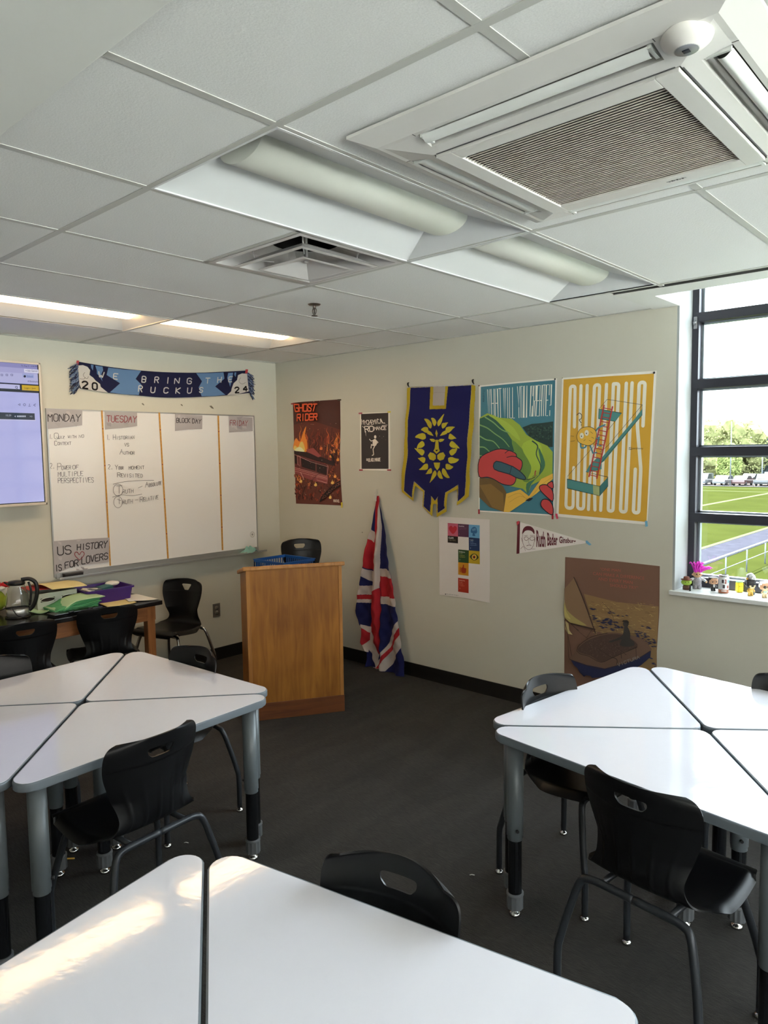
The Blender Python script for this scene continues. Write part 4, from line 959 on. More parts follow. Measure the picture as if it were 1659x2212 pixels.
for y0, y1 in ((900, 1045), (1040, 1190), (1062, 1210), (1090, 1236)): A.line((206, 150, 138), [(184, y0+(22 if y0 > 1000 else -22)), (420, y0+(y1-y0)*.5+10), (655, y1+4)], .0022)
for pp in ([(502, 1180), (652, 1222), (640, 1282), (500, 1240), (502, 1180)], [(222, 892), (262, 902), (262, 1030), (228, 1022), (222, 892)], [(646, 1020), (662, 1040), (648, 1176), (630, 1180)]): A.line((212, 160, 150), pp, .002)
A.line((206, 160, 150), [(268, 1130), (312, 1226)], .005)
# chains
def chain(P, n, col, rx, ry):
    for i, (x, y) in enumerate(dense(P, n)):
        A.line(col, [(x+cos(k*pi/4)*(rx if i % 2 else rx*.5), y+sin(k*pi/4)*(ry if i % 2 else ry*.6)) for k in range(9)], .0018, 0, 0)
A.layer += 1; chain([(720, 500), (706, 640), (702, 760), (740, 850), (800, 880)], 7, (20, 10, 10), 5, 9); chain([(740, 560), (768, 700), (770, 800), (800, 870)], 7, (24, 12, 12), 5, 9); chain([(650, 1060), (520, 1160), (420, 1260), (320, 1380), (300, 1500)], 8, (20, 10, 12), 6, 9)
A.poly((22, 12, 12), [(540, 1560), (560, 1490), (640, 1400), (740, 1310), (836, 1240), (838, 1330), (760, 1370), (680, 1450), (600, 1520)]); A.layer += 1; chain([(590, 1500), (690, 1400), (780, 1320), (828, 1290)], 3, (150, 84, 70), 22, 16)
for i in range(120): x, y = rnd.uniform(190, 815), rnd.uniform(420, 1560); circ(A, rnd.choice([(236, 200, 170), (230, 150, 100), (180, 90, 60)]), x, y, rnd.uniform(1.2, 4.2), None, 0, 6)
A.line((238, 216, 200), [(462, 108), (466, 122)], .002).line((238, 216, 200), [(542, 100), (548, 112)], .002)
for wd, col in ((.0185, (34, 16, 14)), (.0125, (206, 82, 44))):
    A.text('GHOST', ((200, 258), (480, 250), (510, 152), (180, 158)), wd, col, gap=.28, font=SQ, r=.006); A.text('RIDER', ((226, 392), (508, 376), (512, 290), (226, 300)), wd, col, gap=.22, font=SQ, r=.006)
A.ftext('MARVEL', ((746, 1558), (834, 1562), (834, 1520), (746, 1514)), (214, 196, 180), bold=.02)
join_ink(a, A.build('x', rough=.35)); tag(a, 'tall fiery red comic poster with a burning car and GHOST RIDER lettering', 'poster')
for q, c_, lb in (([(122, 142), (176, 134), (178, 156), (124, 158)], (150, 50, 56), 'red tape tab at the top left corner of the fiery poster'), ([(790, 82), (842, 80), (842, 102), (792, 106)], (70, 64, 52), 'dark tape tab at the top right corner of the fiery poster'), ([(838, 1560), (862, 1560), (860, 1636), (844, 1640)], (196, 180, 50), 'yellow tape tab at the bottom right corner of the fiery poster')):
    tab(CG, Y0-.005, q, c_, lb, 'poster tape tabs')
# ---- band poster
a = sheet('band_poster', CG, 1, Y0, [(1114, 280), (1540, 266), (1545, 700), (1542, 1110), (1114, 1100)], (206, 202, 192), .0012, -1, .5)
A = Art(CG, 1, Y0-.0001); A.poly((48, 42, 42), [(1128, 294), (1518, 276), (1522, 1080), (1136, 1080)]); bw = (206, 198, 188)
for tx, q, wd in (('MY', (1140, 444, 1196, 446, 1200, 392, 1138, 372), .005), ('CHEMICAL', (1212, 446, 1470, 424, 1440, 364, 1204, 386), .0052), ('RO', (1190, 552, 1312, 540, 1310, 466, 1180, 470), .0075), ('MANCE', (1320, 524, 1490, 516, 1494, 470, 1318, 478), .0052), ('BLACK', (1236, 974, 1312, 972, 1310, 930, 1236, 932), .0048), ('PARADE', (1324, 972, 1408, 970, 1408, 924, 1324, 928), .0048), ('THE', (1206, 966, 1228, 966, 1228, 936, 1206, 936), .003)):
    A.text(tx, ((q[0], q[1]), (q[2], q[3]), (q[4], q[5]), (q[6], q[7])), wd, bw, gap=.22, jit=.09)
A.line(bw, [(1150, 470), (1186, 500)], .004).line(bw, [(1196, 540), (1200, 612)], .006, w2=.001).line(bw, [(1430, 462), (1506, 452)], .004).line(bw, [(1240, 380), (1244, 470)], .003).line(bw, [(1440, 424), (1478, 430)], .003)
# plain marching silhouette
A.poly(bw, [(1310, 660), (1340, 655), (1358, 690), (1350, 740), (1322, 756), (1300, 735), (1298, 690)], 1, 3); circ(A, bw, 1334, 622, 17, 24)
A.line(bw, [(1318, 745), (1280, 735), (1274, 780)], .010).line(bw, [(1330, 745), (1304, 800), (1312, 872)], .009).line(bw, [(1308, 880), (1290, 888)], .008).line(bw, [(1306, 672), (1275, 682), (1252, 655)], .006).line(bw, [(1350, 675), (1374, 700), (1348, 722)], .007)
for x, y, r in ((1400, 612, 3), (1454, 618, 3), (1486, 664, 2), (1430, 640, 2)): circ(A, bw, x, y, r, None, 0, 6)
join_ink(a, A.build('x')); tag(a, 'small black band poster with scrawled white lettering and a marching figure', 'poster')
for q, c_, lb in (([(1092, 276), (1144, 272), (1144, 292), (1094, 296)], (150, 70, 84), 'pink tape tab at the top left corner of the small black poster'), ([(1506, 256), (1554, 252), (1552, 276), (1508, 276)], (190, 174, 60), 'yellow tape tab at the top right corner of the small black poster'),
                 ([(1100, 1088), (1152, 1088), (1152, 1106), (1100, 1108)], (140, 40, 50), 'dark red tape tab at the bottom left corner of the small black poster'), ([(1500, 1088), (1558, 1088), (1558, 1108), (1502, 1106)], (140, 40, 50), 'dark red tape tab at the bottom right corner of the small black poster')):
    tab(CG, Y0-.003, q, c_, lb, 'poster tape tabs')
# ---- blue and gold heraldic banner (cloth with gentle folds)
bn = empty('heraldic_banner', (1.87, -.012, 1.8), 0, 'dark blue cloth banner with gold border and gold lion face emblem', 'banner')
YB = -.014
out_ = [(140, 200), (190, 192), (500, 182), (770, 172), (1140, 152), (1190, 165), (1185, 420), (1165, 800), (1140, 1180), (1110, 1500), (1105, 1870), (920, 2010), (915, 1760), (780, 1830), (765, 2100), (615, 2190), (605, 1990), (575, 1985), (550, 1990), (545, 2180), (385, 2030), (395, 1800), (280, 1710), (245, 1940), (75, 1800), (62, 1740), (95, 1400), (118, 1000), (130, 700), (142, 400)]
gold = (178, 156, 44); nvy = (34, 34, 84)
CO = lambda P: [(x, y) for x, y in P]
A = Art(CL, 1, YB-.0001, -1, 1.1)
inn = [(190, 198), (500, 186), (770, 176), (1130, 158), (1118, 420), (1095, 760), (1080, 1000), (1075, 1250), (1050, 1560), (1040, 1850), (925, 1950), (935, 1690), (745, 1810), (730, 2010), (745, 2050), (630, 2125), (618, 1900), (630, 1870), (575, 1940), (515, 1865), (510, 2115), (400, 2025), (415, 1785), (255, 1640), (232, 1890), (105, 1780), (140, 1450), (165, 1150), (168, 900), (170, 700), (190, 430)]
def expand(P, k, c=(610, 1100)): return [(c[0]+(x-c[0])*k, c[1]+(y-c[1])*k) for x, y in P]
A.poly(nvy, inn); A.line((150, 150, 160), inn+[inn[0]], .0022); A.line((26, 26, 50), expand(inn, .975)+[expand(inn, .975)[0]], .0016)
A.poly(gold, [(497, 182), (770, 170), (748, 522), (488, 528)]).poly((172, 164, 158), [(545, 180), (728, 172), (720, 470), (538, 472)]).line((150, 142, 138), [(545, 270), (722, 268)], .002)
g2 = (184, 170, 50)
def sym(P, c=612, tilt=0): return [(2*c-x, y) for x, y in P]
def both(P, cv=3):
    A.poly(g2, P, 0, cv); A.poly(g2, sym(P), 0, cv)
A.layer += 1
CX, CY = 612, 1130       # plain heraldic lion head: a ring of curling mane tongues and a simple face
for k in range(20):
    a_ = 2*pi*k/20+.157; rx, ry = 238, 400; tx_, ty_ = (345, 560) if k % 2 else (310, 490)
    sg = 1 if cos(a_) > 0 else -1; b1, b2, tp = a_-.13, a_+.13, a_-.16*sg*(-1 if sin(a_) < 0 else 1)
    A.poly(g2, [(CX+cos(b1)*rx, CY+sin(b1)*ry), (CX+cos((b1+tp)/2)*(rx+tx_)/2, CY+sin((b1+tp)/2)*(ry+ty_)/2), (CX+cos(tp)*tx_, CY+sin(tp)*ty_), (CX+cos((b2+tp)/2)*(rx+tx_)/1.9, CY+sin((b2+tp)/2)*(ry+ty_)/1.9), (CX+cos(b2)*rx, CY+sin(b2)*ry), (CX+cos(a_)*rx*.84, CY+sin(a_)*ry*.86)], 0, 3)
A.layer += 1
both([(470, 850), (520, 880), (560, 940), (500, 925), (455, 905)], 0); both([(490, 985), (560, 985), (590, 1010), (560, 1035), (510, 1020)], 0)
A.poly(g2, [(590, 1000), (634, 1000), (650, 1130), (670, 1170), (612, 1215), (554, 1170), (574, 1130)], 0); both([(600, 1235), (560, 1205), (500, 1190), (470, 1240), (500, 1300), (560, 1320), (600, 1290)], 0)
A.poly(g2, [(560, 1350), (664, 1350), (650, 1420), (612, 1470), (574, 1420)], 0); A.poly(g2, [(612, 840), (632, 900), (612, 960), (592, 900)], 0)
A.poly((24, 24, 50), [(584, 1150), (640, 1150), (612, 1182)])
def bfold(x, z):
    k = min(1, max(0, (2.24-z)/.3)); return .006*k*(1+sin(x*17+sin(z*5)*.8))*.8+.0035*k*(1+sin(x*26+z*19+1.2*sin(z*9)))+.003*k*(1+sin(z*31-x*11))
a = raster(A, out_, gold, .0022, bfold, 'banner_cloth', bn); a.matrix_parent_inverse = Matrix.Translation((-1.87, .012, -1.8))
mb = MB(); p1 = at(885, 836, 1, -.013); p2 = at(1023, 832, 1, -.013); mb.tube([(p1.x, -.010, p1.z), (p2.x, -.010, p2.z)], .0035, 8); mb.build('hanging_rod', mat('rod_white', (205, 205, 205)), bn).matrix_parent_inverse = Matrix.Translation((-1.87, .012, -1.8))
for (x, y) in ((162, 160), (1160, 115)):
    p = at(860+x/7.133, 810+y/7.133, 1, -.012); mb = MB(); mb.tube(catmull([(p.x+.006, -.014, p.z-.012), (p.x, -.018, p.z), (p.x-.006, -.014, p.z+.016), (p.x-.004, -.004, p.z+.020)], 4), [.004]*4+[.006]*5+[.004]*4, 8)
    o = mb.build('hanging_clip', mat('clip_black', (20, 20, 22), rough=.5), bn); o.matrix_parent_inverse = Matrix.Translation((-1.87, .012, -1.8))
# ---- teal poster WHAT WILL YOU CREATE?
a = sheet('picture_poster', CC, 1, Y0, [(130, 200), (450, 168), (766, 140), (748, 700), (744, 1262), (440, 1245), (128, 1226)], (212, 208, 200), .0012, -1, .5)
a.name = 'teal_poster'; A = Art(CC, 1, Y0-.0001); teal = (62, 116, 132)
A.poly(teal, [(146, 210), (450, 180), (752, 155), (734, 1250), (440, 1232), (136, 1216)])
for tx, q in (('WHAT', (204, 460, 318, 462, 312, 222, 200, 232)), ('WILL', (334, 462, 420, 464, 420, 214, 330, 222)), ('YOU', (448, 462, 518, 460, 522, 202, 444, 208)), ('CREATE?', (546, 450, 716, 444, 722, 190, 556, 202))):
    A.text(tx, ((q[0], q[1]), (q[2], q[3]), (q[4], q[5]), (q[6], q[7])), .0050, (222, 216, 200), gap=.5, font=SQ)
A.text('PERPLEXITY', ((176, 332), (176, 256), (164, 256), (164, 332)), .0012, (26, 46, 54)); A.line((26, 46, 54), [(166, 236), (178, 236), (178, 248), (166, 248), (166, 236)], .0014)
A.poly((36, 60, 58), [(486, 540), (560, 512), (640, 505), (736, 492), (733, 700), (700, 700), (560, 640)]); rnd = random.Random(9)
for i in range(90): circ(A, rnd.choice([(48, 76, 66), (28, 48, 48), (56, 84, 72)]), rnd.uniform(530, 722), rnd.uniform(525, 640), rnd.uniform(4, 9), None, 1 if i == 0 else 0, 7)
A.poly((140, 160, 60), [(140, 460), (200, 425), (250, 440), (290, 460), (400, 470), (465, 520), (520, 600), (600, 650), (690, 690), (733, 740), (731, 930), (640, 970), (560, 1010), (530, 1080), (490, 1040), (350, 1010), (250, 960), (136, 900)])
A.poly((40, 84, 70), [(138, 470), (210, 440), (300, 500), (360, 580), (400, 640), (450, 700), (440, 740), (300, 720), (240, 760), (137, 790)])
lg = (112, 152, 96)
for P_ in ([(138, 520), (200, 545), (260, 590), (330, 640), (380, 700)], [(138, 610), (190, 640), (250, 655), (300, 710)], [(138, 700), (180, 705), (230, 750)], [(180, 455), (250, 500), (320, 560), (420, 600), (470, 640)], [(138, 770), (170, 775), (200, 800)]): A.line(lg, P_, .010, 5, w2=.006)
A.poly((150, 172, 66), [(210, 440), (280, 455), (390, 520), (440, 580), (470, 650), (400, 600), (330, 540), (270, 480)], 1, 3)
A.poly((96, 130, 60), [(400, 640), (520, 760), (560, 880), (540, 980), (480, 960), (440, 800)], 1, 3).poly((150, 174, 62), [(480, 700), (560, 640), (640, 690), (640, 840), (590, 920), (530, 960), (560, 860)], 1, 3)
A.line((28, 62, 66), [(565, 650), (610, 690), (600, 760), (635, 850), (625, 920)], .009, 5, w2=.005); A.poly((60, 108, 84), [(615, 700), (670, 820), (650, 900), (560, 1000), (530, 1085), (520, 1000), (600, 950), (640, 870)], 1, 3)
A.poly((100, 80, 46), [(136, 950), (250, 955), (330, 1020), (360, 1080), (335, 1228), (220, 1190), (136, 1110)]); A.poly((122, 96, 50), [(136, 1010), (230, 1000), (330, 1080), (340, 1228), (240, 1190)], 1)
A.poly((206, 166, 70), [(355, 1080), (470, 1045), (540, 1100), (640, 960), (735, 915), (735, 960), (600, 1080), (500, 1150), (380, 1230), (335, 1228)]); A.line((170, 130, 54), [(370, 1110), (460, 1075), (535, 1120), (640, 1010), (730, 945)], .002, 4).line((170, 130, 54), [(380, 1150), (470, 1100), (540, 1135)], .002, 4)
A.poly((28, 34, 42), [(510, 1135), (545, 1115), (575, 1115), (560, 1130), (540, 1142)])
redh = (178, 62, 62); ol = (24, 34, 48)
hand = [(136, 800), (220, 740), (310, 715), (400, 735), (438, 760), (440, 780), (480, 810), (485, 850), (470, 890), (440, 895), (420, 870), (370, 850), (390, 920), (432, 945), (425, 990), (390, 1012), (320, 1000), (250, 960), (200, 945), (134, 940)]
def outl(P_, col): A.poly(col, P_, 1, 3); q_ = [A.P(*p) for p in P_]; q_ = [Vector(x[:2]) for x in catmull([Vector((b.x, b.y, 0)) for b in q_], 3, True)]; A.layer += 1; A.ribbon(q_+[q_[0]], .006, ol)
outl(hand, redh); A.line(ol, [(345, 750), (380, 728), (430, 750)], .005, 4).line(ol, [(440, 780), (400, 775), (360, 785)], .005, 4)
outl([(275, 815), (400, 855), (415, 862), (470, 900), (512, 945), (505, 965), (440, 950), (380, 920), (258, 880)], (52, 88, 100)); A.line(ol, [(400, 856), (385, 920)], .004)
for P_ in ([(640, 1010), (690, 1010), (735, 1060), (735, 1140), (690, 1110), (640, 1060), (625, 1030)], [(650, 1130), (700, 1130), (735, 1180), (736, 1248), (700, 1240), (640, 1180)], [(690, 1010), (712, 985), (736, 985), (736, 1040)]): outl(P_, redh)
A.line((40, 50, 60), [(520, 965), (560, 960), (590, 945)], .004); circ(A, (150, 60, 66), 596, 896, 5, 6); A.line((150, 60, 66), [(592, 902), (590, 930)], .008); A.line((40, 50, 60), [(580+8*cos(k), 942+8*sin(k)) for k in range(8)], .0015).line((40, 50, 60), [(602+8*cos(k), 938+8*sin(k)) for k in range(8)], .0015)
join_ink(a, A.build('x')); tag(a, 'teal poster reading WHAT WILL YOU CREATE with a red hand drawing green hills', 'poster')
# ---- yellow poster CURIOUS
a = sheet('yellow_poster', CC, 1, Y0, [(808, 138), (1200, 105), (1577, 78), (1545, 700), (1500, 1333), (1120, 1300), (760, 1265), (786, 700)], (212, 208, 200), .0012, -1, .5)
A = Art(CC, 1, Y0-.0001); yel = (192, 148, 52); wt = (210, 206, 192)
A.poly(yel, [(820, 150), (1200, 122), (1556, 102), (1525, 700), (1495, 1310), (1120, 1275), (780, 1244), (802, 700)])
A.layer += 1
for ch, b0, b1, t0, t1 in (('C', 838, 897, 876, 914), ('U', 933, 983, 962, 1012), ('R', 1022, 1075, 1072, 1114), ('I', 1102, 1142, 1150, 1190), ('O', 1183, 1222, 1226, 1270), ('U', 1283, 1328, 1331, 1378), ('S', 1388, 1432, 1437, 1484)):
    yb_ = lambda x: 1196+(x-838)*.068; yt_ = lambda x: 206-(x-876)*.055; A.text(ch, ((b0, yb_(b0)), (b1, yb_(b1)), (t1, yt_(t1)), (t0, yt_(t0))), .0215, wt, gap=.42, font=SQ, r=.025, up=0)
A.layer += 1
blk2 = (40, 46, 44); gz = (206, 196, 160)
A.poly((70, 126, 124), [(1108, 390), (1294, 424), (1240, 492), (1104, 468)]).poly((70, 126, 124), [(1128, 790), (1400, 470), (1460, 390), (1460, 440), (1150, 815), (1120, 835)]).poly((70, 126, 124), [(1030, 850), (1100, 780), (1130, 812), (1130, 880), (1060, 900), (1000, 905)])
A.poly((70, 126, 124), [(850, 960), (1115, 1020), (1115, 1098), (850, 1035)]).poly((56, 108, 108), [(1115, 1020), (1182, 945), (1182, 1020), (1115, 1098)]).poly((150, 160, 110), [(1060, 1010), (1115, 1022), (1115, 1098), (1062, 1086)])
for P_ in ([(1175, 312), (1462, 356), (1460, 440), (1120, 835)], [(1175, 312), (1108, 390), (1104, 468), (1240, 492), (1294, 424), (1108, 390)], [(1462, 356), (1180, 690), (1120, 740)], [(1240, 492), (1170, 575)], [(1070, 690), (855, 935), (850, 960), (1115, 1020), (1182, 945), (1010, 905)], [(850, 960), (850, 1035), (1115, 1098), (1182, 1020), (1182, 945)], [(1115, 1020), (1115, 1098)]): A.line(blk2, P_, .0022)
rd = (170, 56, 52)
A.line(rd, [(1150, 360), (1028, 940)], .0085).line(rd, [(1220, 372), (1092, 955)], .0085); A.layer += 1
for i in range(16): k = (i+.6)/16; A.line(rd, [(1150-122*k, 360+580*k), (1220-128*k, 372+583*k)], .005, 0, 0)
A.line(blk2, [(1158, 362), (1036, 942)], .0012).line(blk2, [(1212, 372), (1084, 955)], .0012)
blob = [(935, 590), (960, 552), (1010, 535), (1060, 545), (1088, 580), (1085, 630), (1070, 665), (1030, 688), (985, 680), (945, 660), (930, 625)]
A.line((72, 124, 140), [(1080, 575), (1110, 540), (1158, 520)], .010, 4).line((72, 124, 140), [(960, 670), (965, 705), (1000, 700), (1010, 660)], .010, 4).line((72, 124, 140), [(1060, 650), (1110, 620), (1100, 690), (1126, 690)], .009, 0).line((72, 124, 140), [(1035, 680), (1060, 750), (1090, 745)], .009, 0)
A.poly((206, 164, 66), blob, 1, 4); q_ = [A.P(*p) for p in blob]; q_ = [Vector(x[:2]) for x in catmull([Vector((b.x, b.y, 0)) for b in q_], 4, True)]; A.layer += 1; A.ribbon(q_+[q_[0]], .003, blk2)
for cx_, cy_ in ((970, 608), (1010, 585)): circ(A, wt, cx_, cy_, 17, 24); circ(A, blk2, cx_-2, cy_+4, 4, 6)
for P_ in ([(1040, 575), (1060, 590)], [(1050, 620), (1070, 630)], [(1030, 645), (1050, 655)], [(985, 650), (1000, 640)]): A.line(blk2, P_, .002)
A.line(blk2, [(930, 440), (950, 424), (970, 440), (965, 470), (950, 478), (966, 505)], .004, 4); circ(A, blk2, 967, 520, 4)
for P_ in ([(882, 610), (906, 612)], [(880, 655), (914, 648)]): A.line(blk2, P_, .002)
A.ftext('perplexity', ((1382, 722), (1470, 722), (1470, 704), (1382, 702)), blk2); A.line(blk2, [(1356, 704), (1374, 704), (1374, 722), (1356, 722), (1356, 704)], .002).line(blk2, [(1356, 704), (1374, 722)], .0016)
join_ink(a, A.build('x')); tag(a, 'yellow poster with tall white letters CURIOUS and a creature climbing a red ladder', 'poster')
pin(CC, 133, 201, 'dark red push pin at the top left corner of the teal poster', .005, (110, 40, 40)); pin(CC, 752, 147, 'black push pin at the top right corner of the teal poster'); pin(CC, 1559, 95, 'black push pin at the top right corner of the yellow poster', .007, (25, 24, 26)); pin(CC, 812, 138, 'pale push pin at the top left corner of the yellow poster', .004, (170, 160, 130))
for q, c_, lb in (([(124, 1207), (137, 1208), (137, 1246), (124, 1245)], (150, 40, 46), 'red tape tab at the bottom left corner of the teal poster'), ([(722, 1243), (738, 1243), (738, 1288), (722, 1288)], (150, 44, 50), 'red tape tab at the bottom right corner of the teal poster'),
                 ([(752, 1244), (768, 1242), (776, 1284), (762, 1287)], (196, 66, 96), 'pink tape tab at the bottom left corner of the yellow poster'), ([(1482, 1300), (1502, 1302), (1506, 1346), (1486, 1350)], (96, 150, 176), 'light blue tape tab at the bottom right corner of the yellow poster')):
    tab(CC, Y0-.0030, q, c_, lb, 'poster tape tabs')
# ---- pennant
a = sheet('felt_pennant', CC, 1, Y0, [(445, 1304), (466, 1312), (1000, 1470), (1000, 1484), (460, 1566), (436, 1570)], (206, 200, 196), .0025, -1, .9)
A = Art(CC, 1, Y0-.0001); mar = (92, 34, 44)
A.poly(mar, [(445, 1304), (466, 1306), (460, 1567), (436, 1570)])
A.ftext('Ruth', ((598, 1516), (674, 1516), (670, 1392), (598, 1376)), mar, bold=.03).ftext('Bader', ((688, 1506), (772, 1500), (770, 1414), (686, 1396)), mar, bold=.03).ftext('Ginsburg', ((784, 1502), (918, 1488), (920, 1454), (784, 1424)), mar, bold=.03)
A.poly(mar, [(484, 1410), (490, 1370), (515, 1345), (555, 1348), (580, 1375), (582, 1410), (560, 1385), (530, 1378), (505, 1385)], 1, 3)
for P_, w_ in (([(488, 1410), (485, 1460), (500, 1510), (530, 1535), (560, 1525), (580, 1480), (584, 1420)], .0022), ([(500, 1440), (512, 1432), (528, 1436), (532, 1448), (522, 1460), (506, 1458), (500, 1440)], .0024), ([(546, 1446), (550, 1434), (568, 1430), (582, 1438), (578, 1456), (556, 1460), (546, 1446)], .0024), ([(532, 1446), (546, 1446)], .002),
              ([(538, 1450), (534, 1480), (544, 1486)], .0016), ([(520, 1504), (540, 1498), (556, 1502)], .003), ([(470, 1530), (490, 1510), (500, 1520), (510, 1545)], .0018), ([(560, 1530), (590, 1530)], .0016), ([(500, 1424), (526, 1420)], .002), ([(548, 1420), (578, 1420)], .002), ([(478, 1440), (484, 1470)], .0022), ([(590, 1440), (586, 1468)], .002)):
    A.line(mar, P_, w_, 4 if len(P_) > 2 else 0)
ik = A.build('x', rough=.9); join_ink(a, ik); tag(a, 'white felt pennant with maroon edge, lettered Ruth Bader Ginsburg', 'pennant')
tab(CC, Y0-.004, [(436, 1308), (458, 1300), (460, 1318), (440, 1340)], (176, 60, 70), 'pink tape tab on the maroon edge of the pennant', 'pennant tape tabs'); tab(CC, Y0-.004, [(1000, 1462), (1012, 1462), (1046, 1494), (1030, 1502), (1002, 1482)], (104, 160, 190), 'light blue tape tab at the tip of the pennant', 'pennant tape tabs')
# ---- claim testers poster
a = sheet('claim_poster', CK, 1, Y0-.001, [(88, 72), (200, 68), (700, 100), (1302, 135), (1306, 1150), (1300, 2125), (1050, 2080), (700, 2010), (104, 1935), (98, 900)], (196, 190, 186), .0012, -1, .6)
A = Art(CK, 1, Y0-.0011)
for c_, q in (((170, 84, 104), [(300, 216), (546, 236), (546, 545), (300, 520)]), ((26, 22, 18), [(300, 520), (546, 545), (546, 706), (300, 684)]), ((76, 42, 66), [(546, 236), (802, 255), (802, 560), (546, 542)]), ((92, 148, 184), [(802, 255), (1064, 272), (1062, 585), (802, 560)]), ((24, 44, 82), [(802, 560), (1062, 585), (1062, 895), (806, 872)]),
              ((36, 66, 36), [(550, 850), (806, 872), (802, 1178), (550, 1155)]), ((166, 140, 30), [(806, 872), (1066, 895), (1068, 1206), (802, 1178)]), ((172, 118, 26), [(550, 1155), (800, 1178), (798, 1484), (550, 1452)]), ((150, 44, 28), [(548, 1526), (798, 1560), (800, 1896), (548, 1858)])): A.poly(c_, q, 0)
A.poly((160, 32, 44), [(424, 484), (340, 390), (330, 330), (360, 290), (400, 290), (426, 325), (456, 292), (496, 298), (520, 340), (505, 400)], 1, 3)
A.poly((44, 92, 138), [(890, 520), (900, 465), (860, 450), (850, 410), (870, 350), (930, 308), (985, 340), (1000, 400), (1005, 430), (980, 470), (940, 470), (960, 526)], 1, 3)
for cx_, cy_ in ((908, 380), (950, 368)): A.line((140, 190, 220), [(cx_+cos(k*.7)*17, cy_+sin(k*.7)*22) for k in range(10)], .0018)
A.poly((50, 54, 24), [(828, 1022), (880, 965), (940, 950), (1000, 980), (1040, 1045), (990, 1095), (940, 1112), (880, 1090)], 1, 3); circ(A, (190, 168, 70), 935, 1032, 58, 66); circ(A, (166, 60, 30), 932, 1032, 34, 40); circ(A, (40, 30, 20), 934, 1036, 20, 24)
A.poly((140, 48, 22), [(625, 1290), (655, 1280), (668, 1215), (690, 1225), (688, 1290), (740, 1300), (742, 1350), (730, 1410), (690, 1418), (630, 1400)], 1, 2).poly((140, 48, 22), [(592, 1270), (610, 1272), (610, 1398), (592, 1396)])
for tx, q, c_ in (('CLAIM', (322, 590, 440, 600, 42), (220, 214, 206)), ('TESTERS', (328, 644, 494, 652, 36), (120, 112, 90)), ('Intuition', (570, 306, 694, 312, 34), (210, 200, 210)), ('Does it feel', (572, 346, 744, 350, 20), (130, 80, 110)), ('right to me?', (572, 380, 744, 384, 20), (130, 80, 110)), ('Logic', (834, 640, 918, 646, 34), (190, 210, 230)), ('Is the', (836, 676, 914, 680, 26), (130, 160, 200)),
                  ('reasoning', (836, 718, 982, 728, 26), (130, 160, 200)), ('systematic?', (836, 758, 1004, 766, 26), (130, 160, 200)), ('2', (840, 830, 856, 832, 30), (170, 190, 210)), ('Evidence', (576, 918, 714, 930, 32), (214, 220, 200)), ('Is the', (578, 956, 656, 960, 24), (150, 160, 90)), ('evidence', (578, 996, 706, 1004, 22), (170, 170, 80)), ('verifiable?', (578, 1036, 720, 1044, 22), (170, 170, 80)), ('3', (580, 1106, 598, 1108, 28), (150, 170, 140)),
                  ('Authority', (578, 1604, 712, 1618, 32), (230, 180, 160)), ('Is the', (580, 1642, 656, 1650, 24), (220, 140, 110)), ('source', (580, 1684, 672, 1692, 22), (210, 120, 90)), ('credible?', (580, 1722, 704, 1732, 22), (210, 120, 90)), ('4', (582, 1790, 602, 1794, 28), (220, 150, 120)), ('1', (572, 492, 586, 494, 24), (120, 80, 110)), ('BIG HISTORY PROJECT', (274, 1928, 564, 1962, 22), (40, 38, 40))):
    x0, y0, x1, y1, h = q; A.ftext(tx, ((x0, y0), (x1, y1), (x1, y1-h), (x0, y0-h)), c_, 1 if tx == 'CLAIM' else 0)
circ(A, (40, 38, 40), 250, 1918, 12, 14)
join_ink(a, A.build('x')); tag(a, 'white paper poster with coloured squares forming a question mark, headed CLAIM TESTERS', 'poster')
# ---- sailing poster
a = sheet('sailing_poster', CV, 1, Y0, [(145, 92), (450, 118), (870, 150), (1200, 188), (1556, 228), (1550, 900), (1512, 1500), (1512, 1800), (1510, 2100), (130, 2100), (132, 1500), (136, 700)], (112, 84, 70), .0012, -1, .4)
A = Art(CV, 1, Y0-.0001); rnd = random.Random(21)
A.layer += 1
A.poly((132, 106, 72), [(420, 640), (900, 760), (1540, 830), (1512, 1500), (1510, 1800), (1250, 1800), (1100, 1300), (600, 1200), (500, 900)])
A.layer += 1
for i in range(330):
    y = rnd.uniform(760, 1480); x = rnd.uniform(460+(y-760)*.2, 1490); l = rnd.uniform(15, 70); A.line(rnd.choice([(166, 142, 92), (110, 84, 60), (182, 158, 104), (146, 118, 76)]), [(x, y), (x+l*.5, y+rnd.uniform(-8, 8)), (min(x+l, 1518), y+rnd.uniform(-2, 14))], rnd.uniform(.0012, .003), 0, 0)
A.layer += 1
for x0, y0, x1, y1, n in ((540, 960, 980, 1140, 60), (1180, 1190, 1500, 1420, 46), (500, 850, 620, 880, 6), (780, 900, 1080, 990, 8), (1280, 1110, 1400, 1150, 6), (640, 1120, 860, 1180, 12), (1400, 1590, 1490, 1720, 8)):
    for i in range(n): k = rnd.random(); x = x0+(x1-x0)*k; y = y0+(y1-y0)*max(0, min(1, k+rnd.uniform(-.3, .3))); A.poly(rnd.choice([(42, 46, 74), (52, 50, 72), (36, 38, 70)]), [(x, y), (x+25, y-6), (min(1518, x+60), y+8), (x+30, y+12)], 0)
A.poly((124, 100, 76), [(295, 395), (150, 560), (150, 980), (260, 1080), (560, 1165), (590, 1165)]).poly((150, 136, 84), [(150, 760), (190, 880), (320, 1000), (480, 1110), (250, 1070), (152, 985)], 1, 3).poly((170, 158, 96), [(152, 800), (176, 900), (240, 1010), (200, 1000), (152, 960)], 1, 3); A.poly((162, 146, 104), [(165, 1040), (210, 1080), (220, 1180), (270, 1245), (200, 1230), (160, 1160)], 1)
drk = (58, 44, 40)
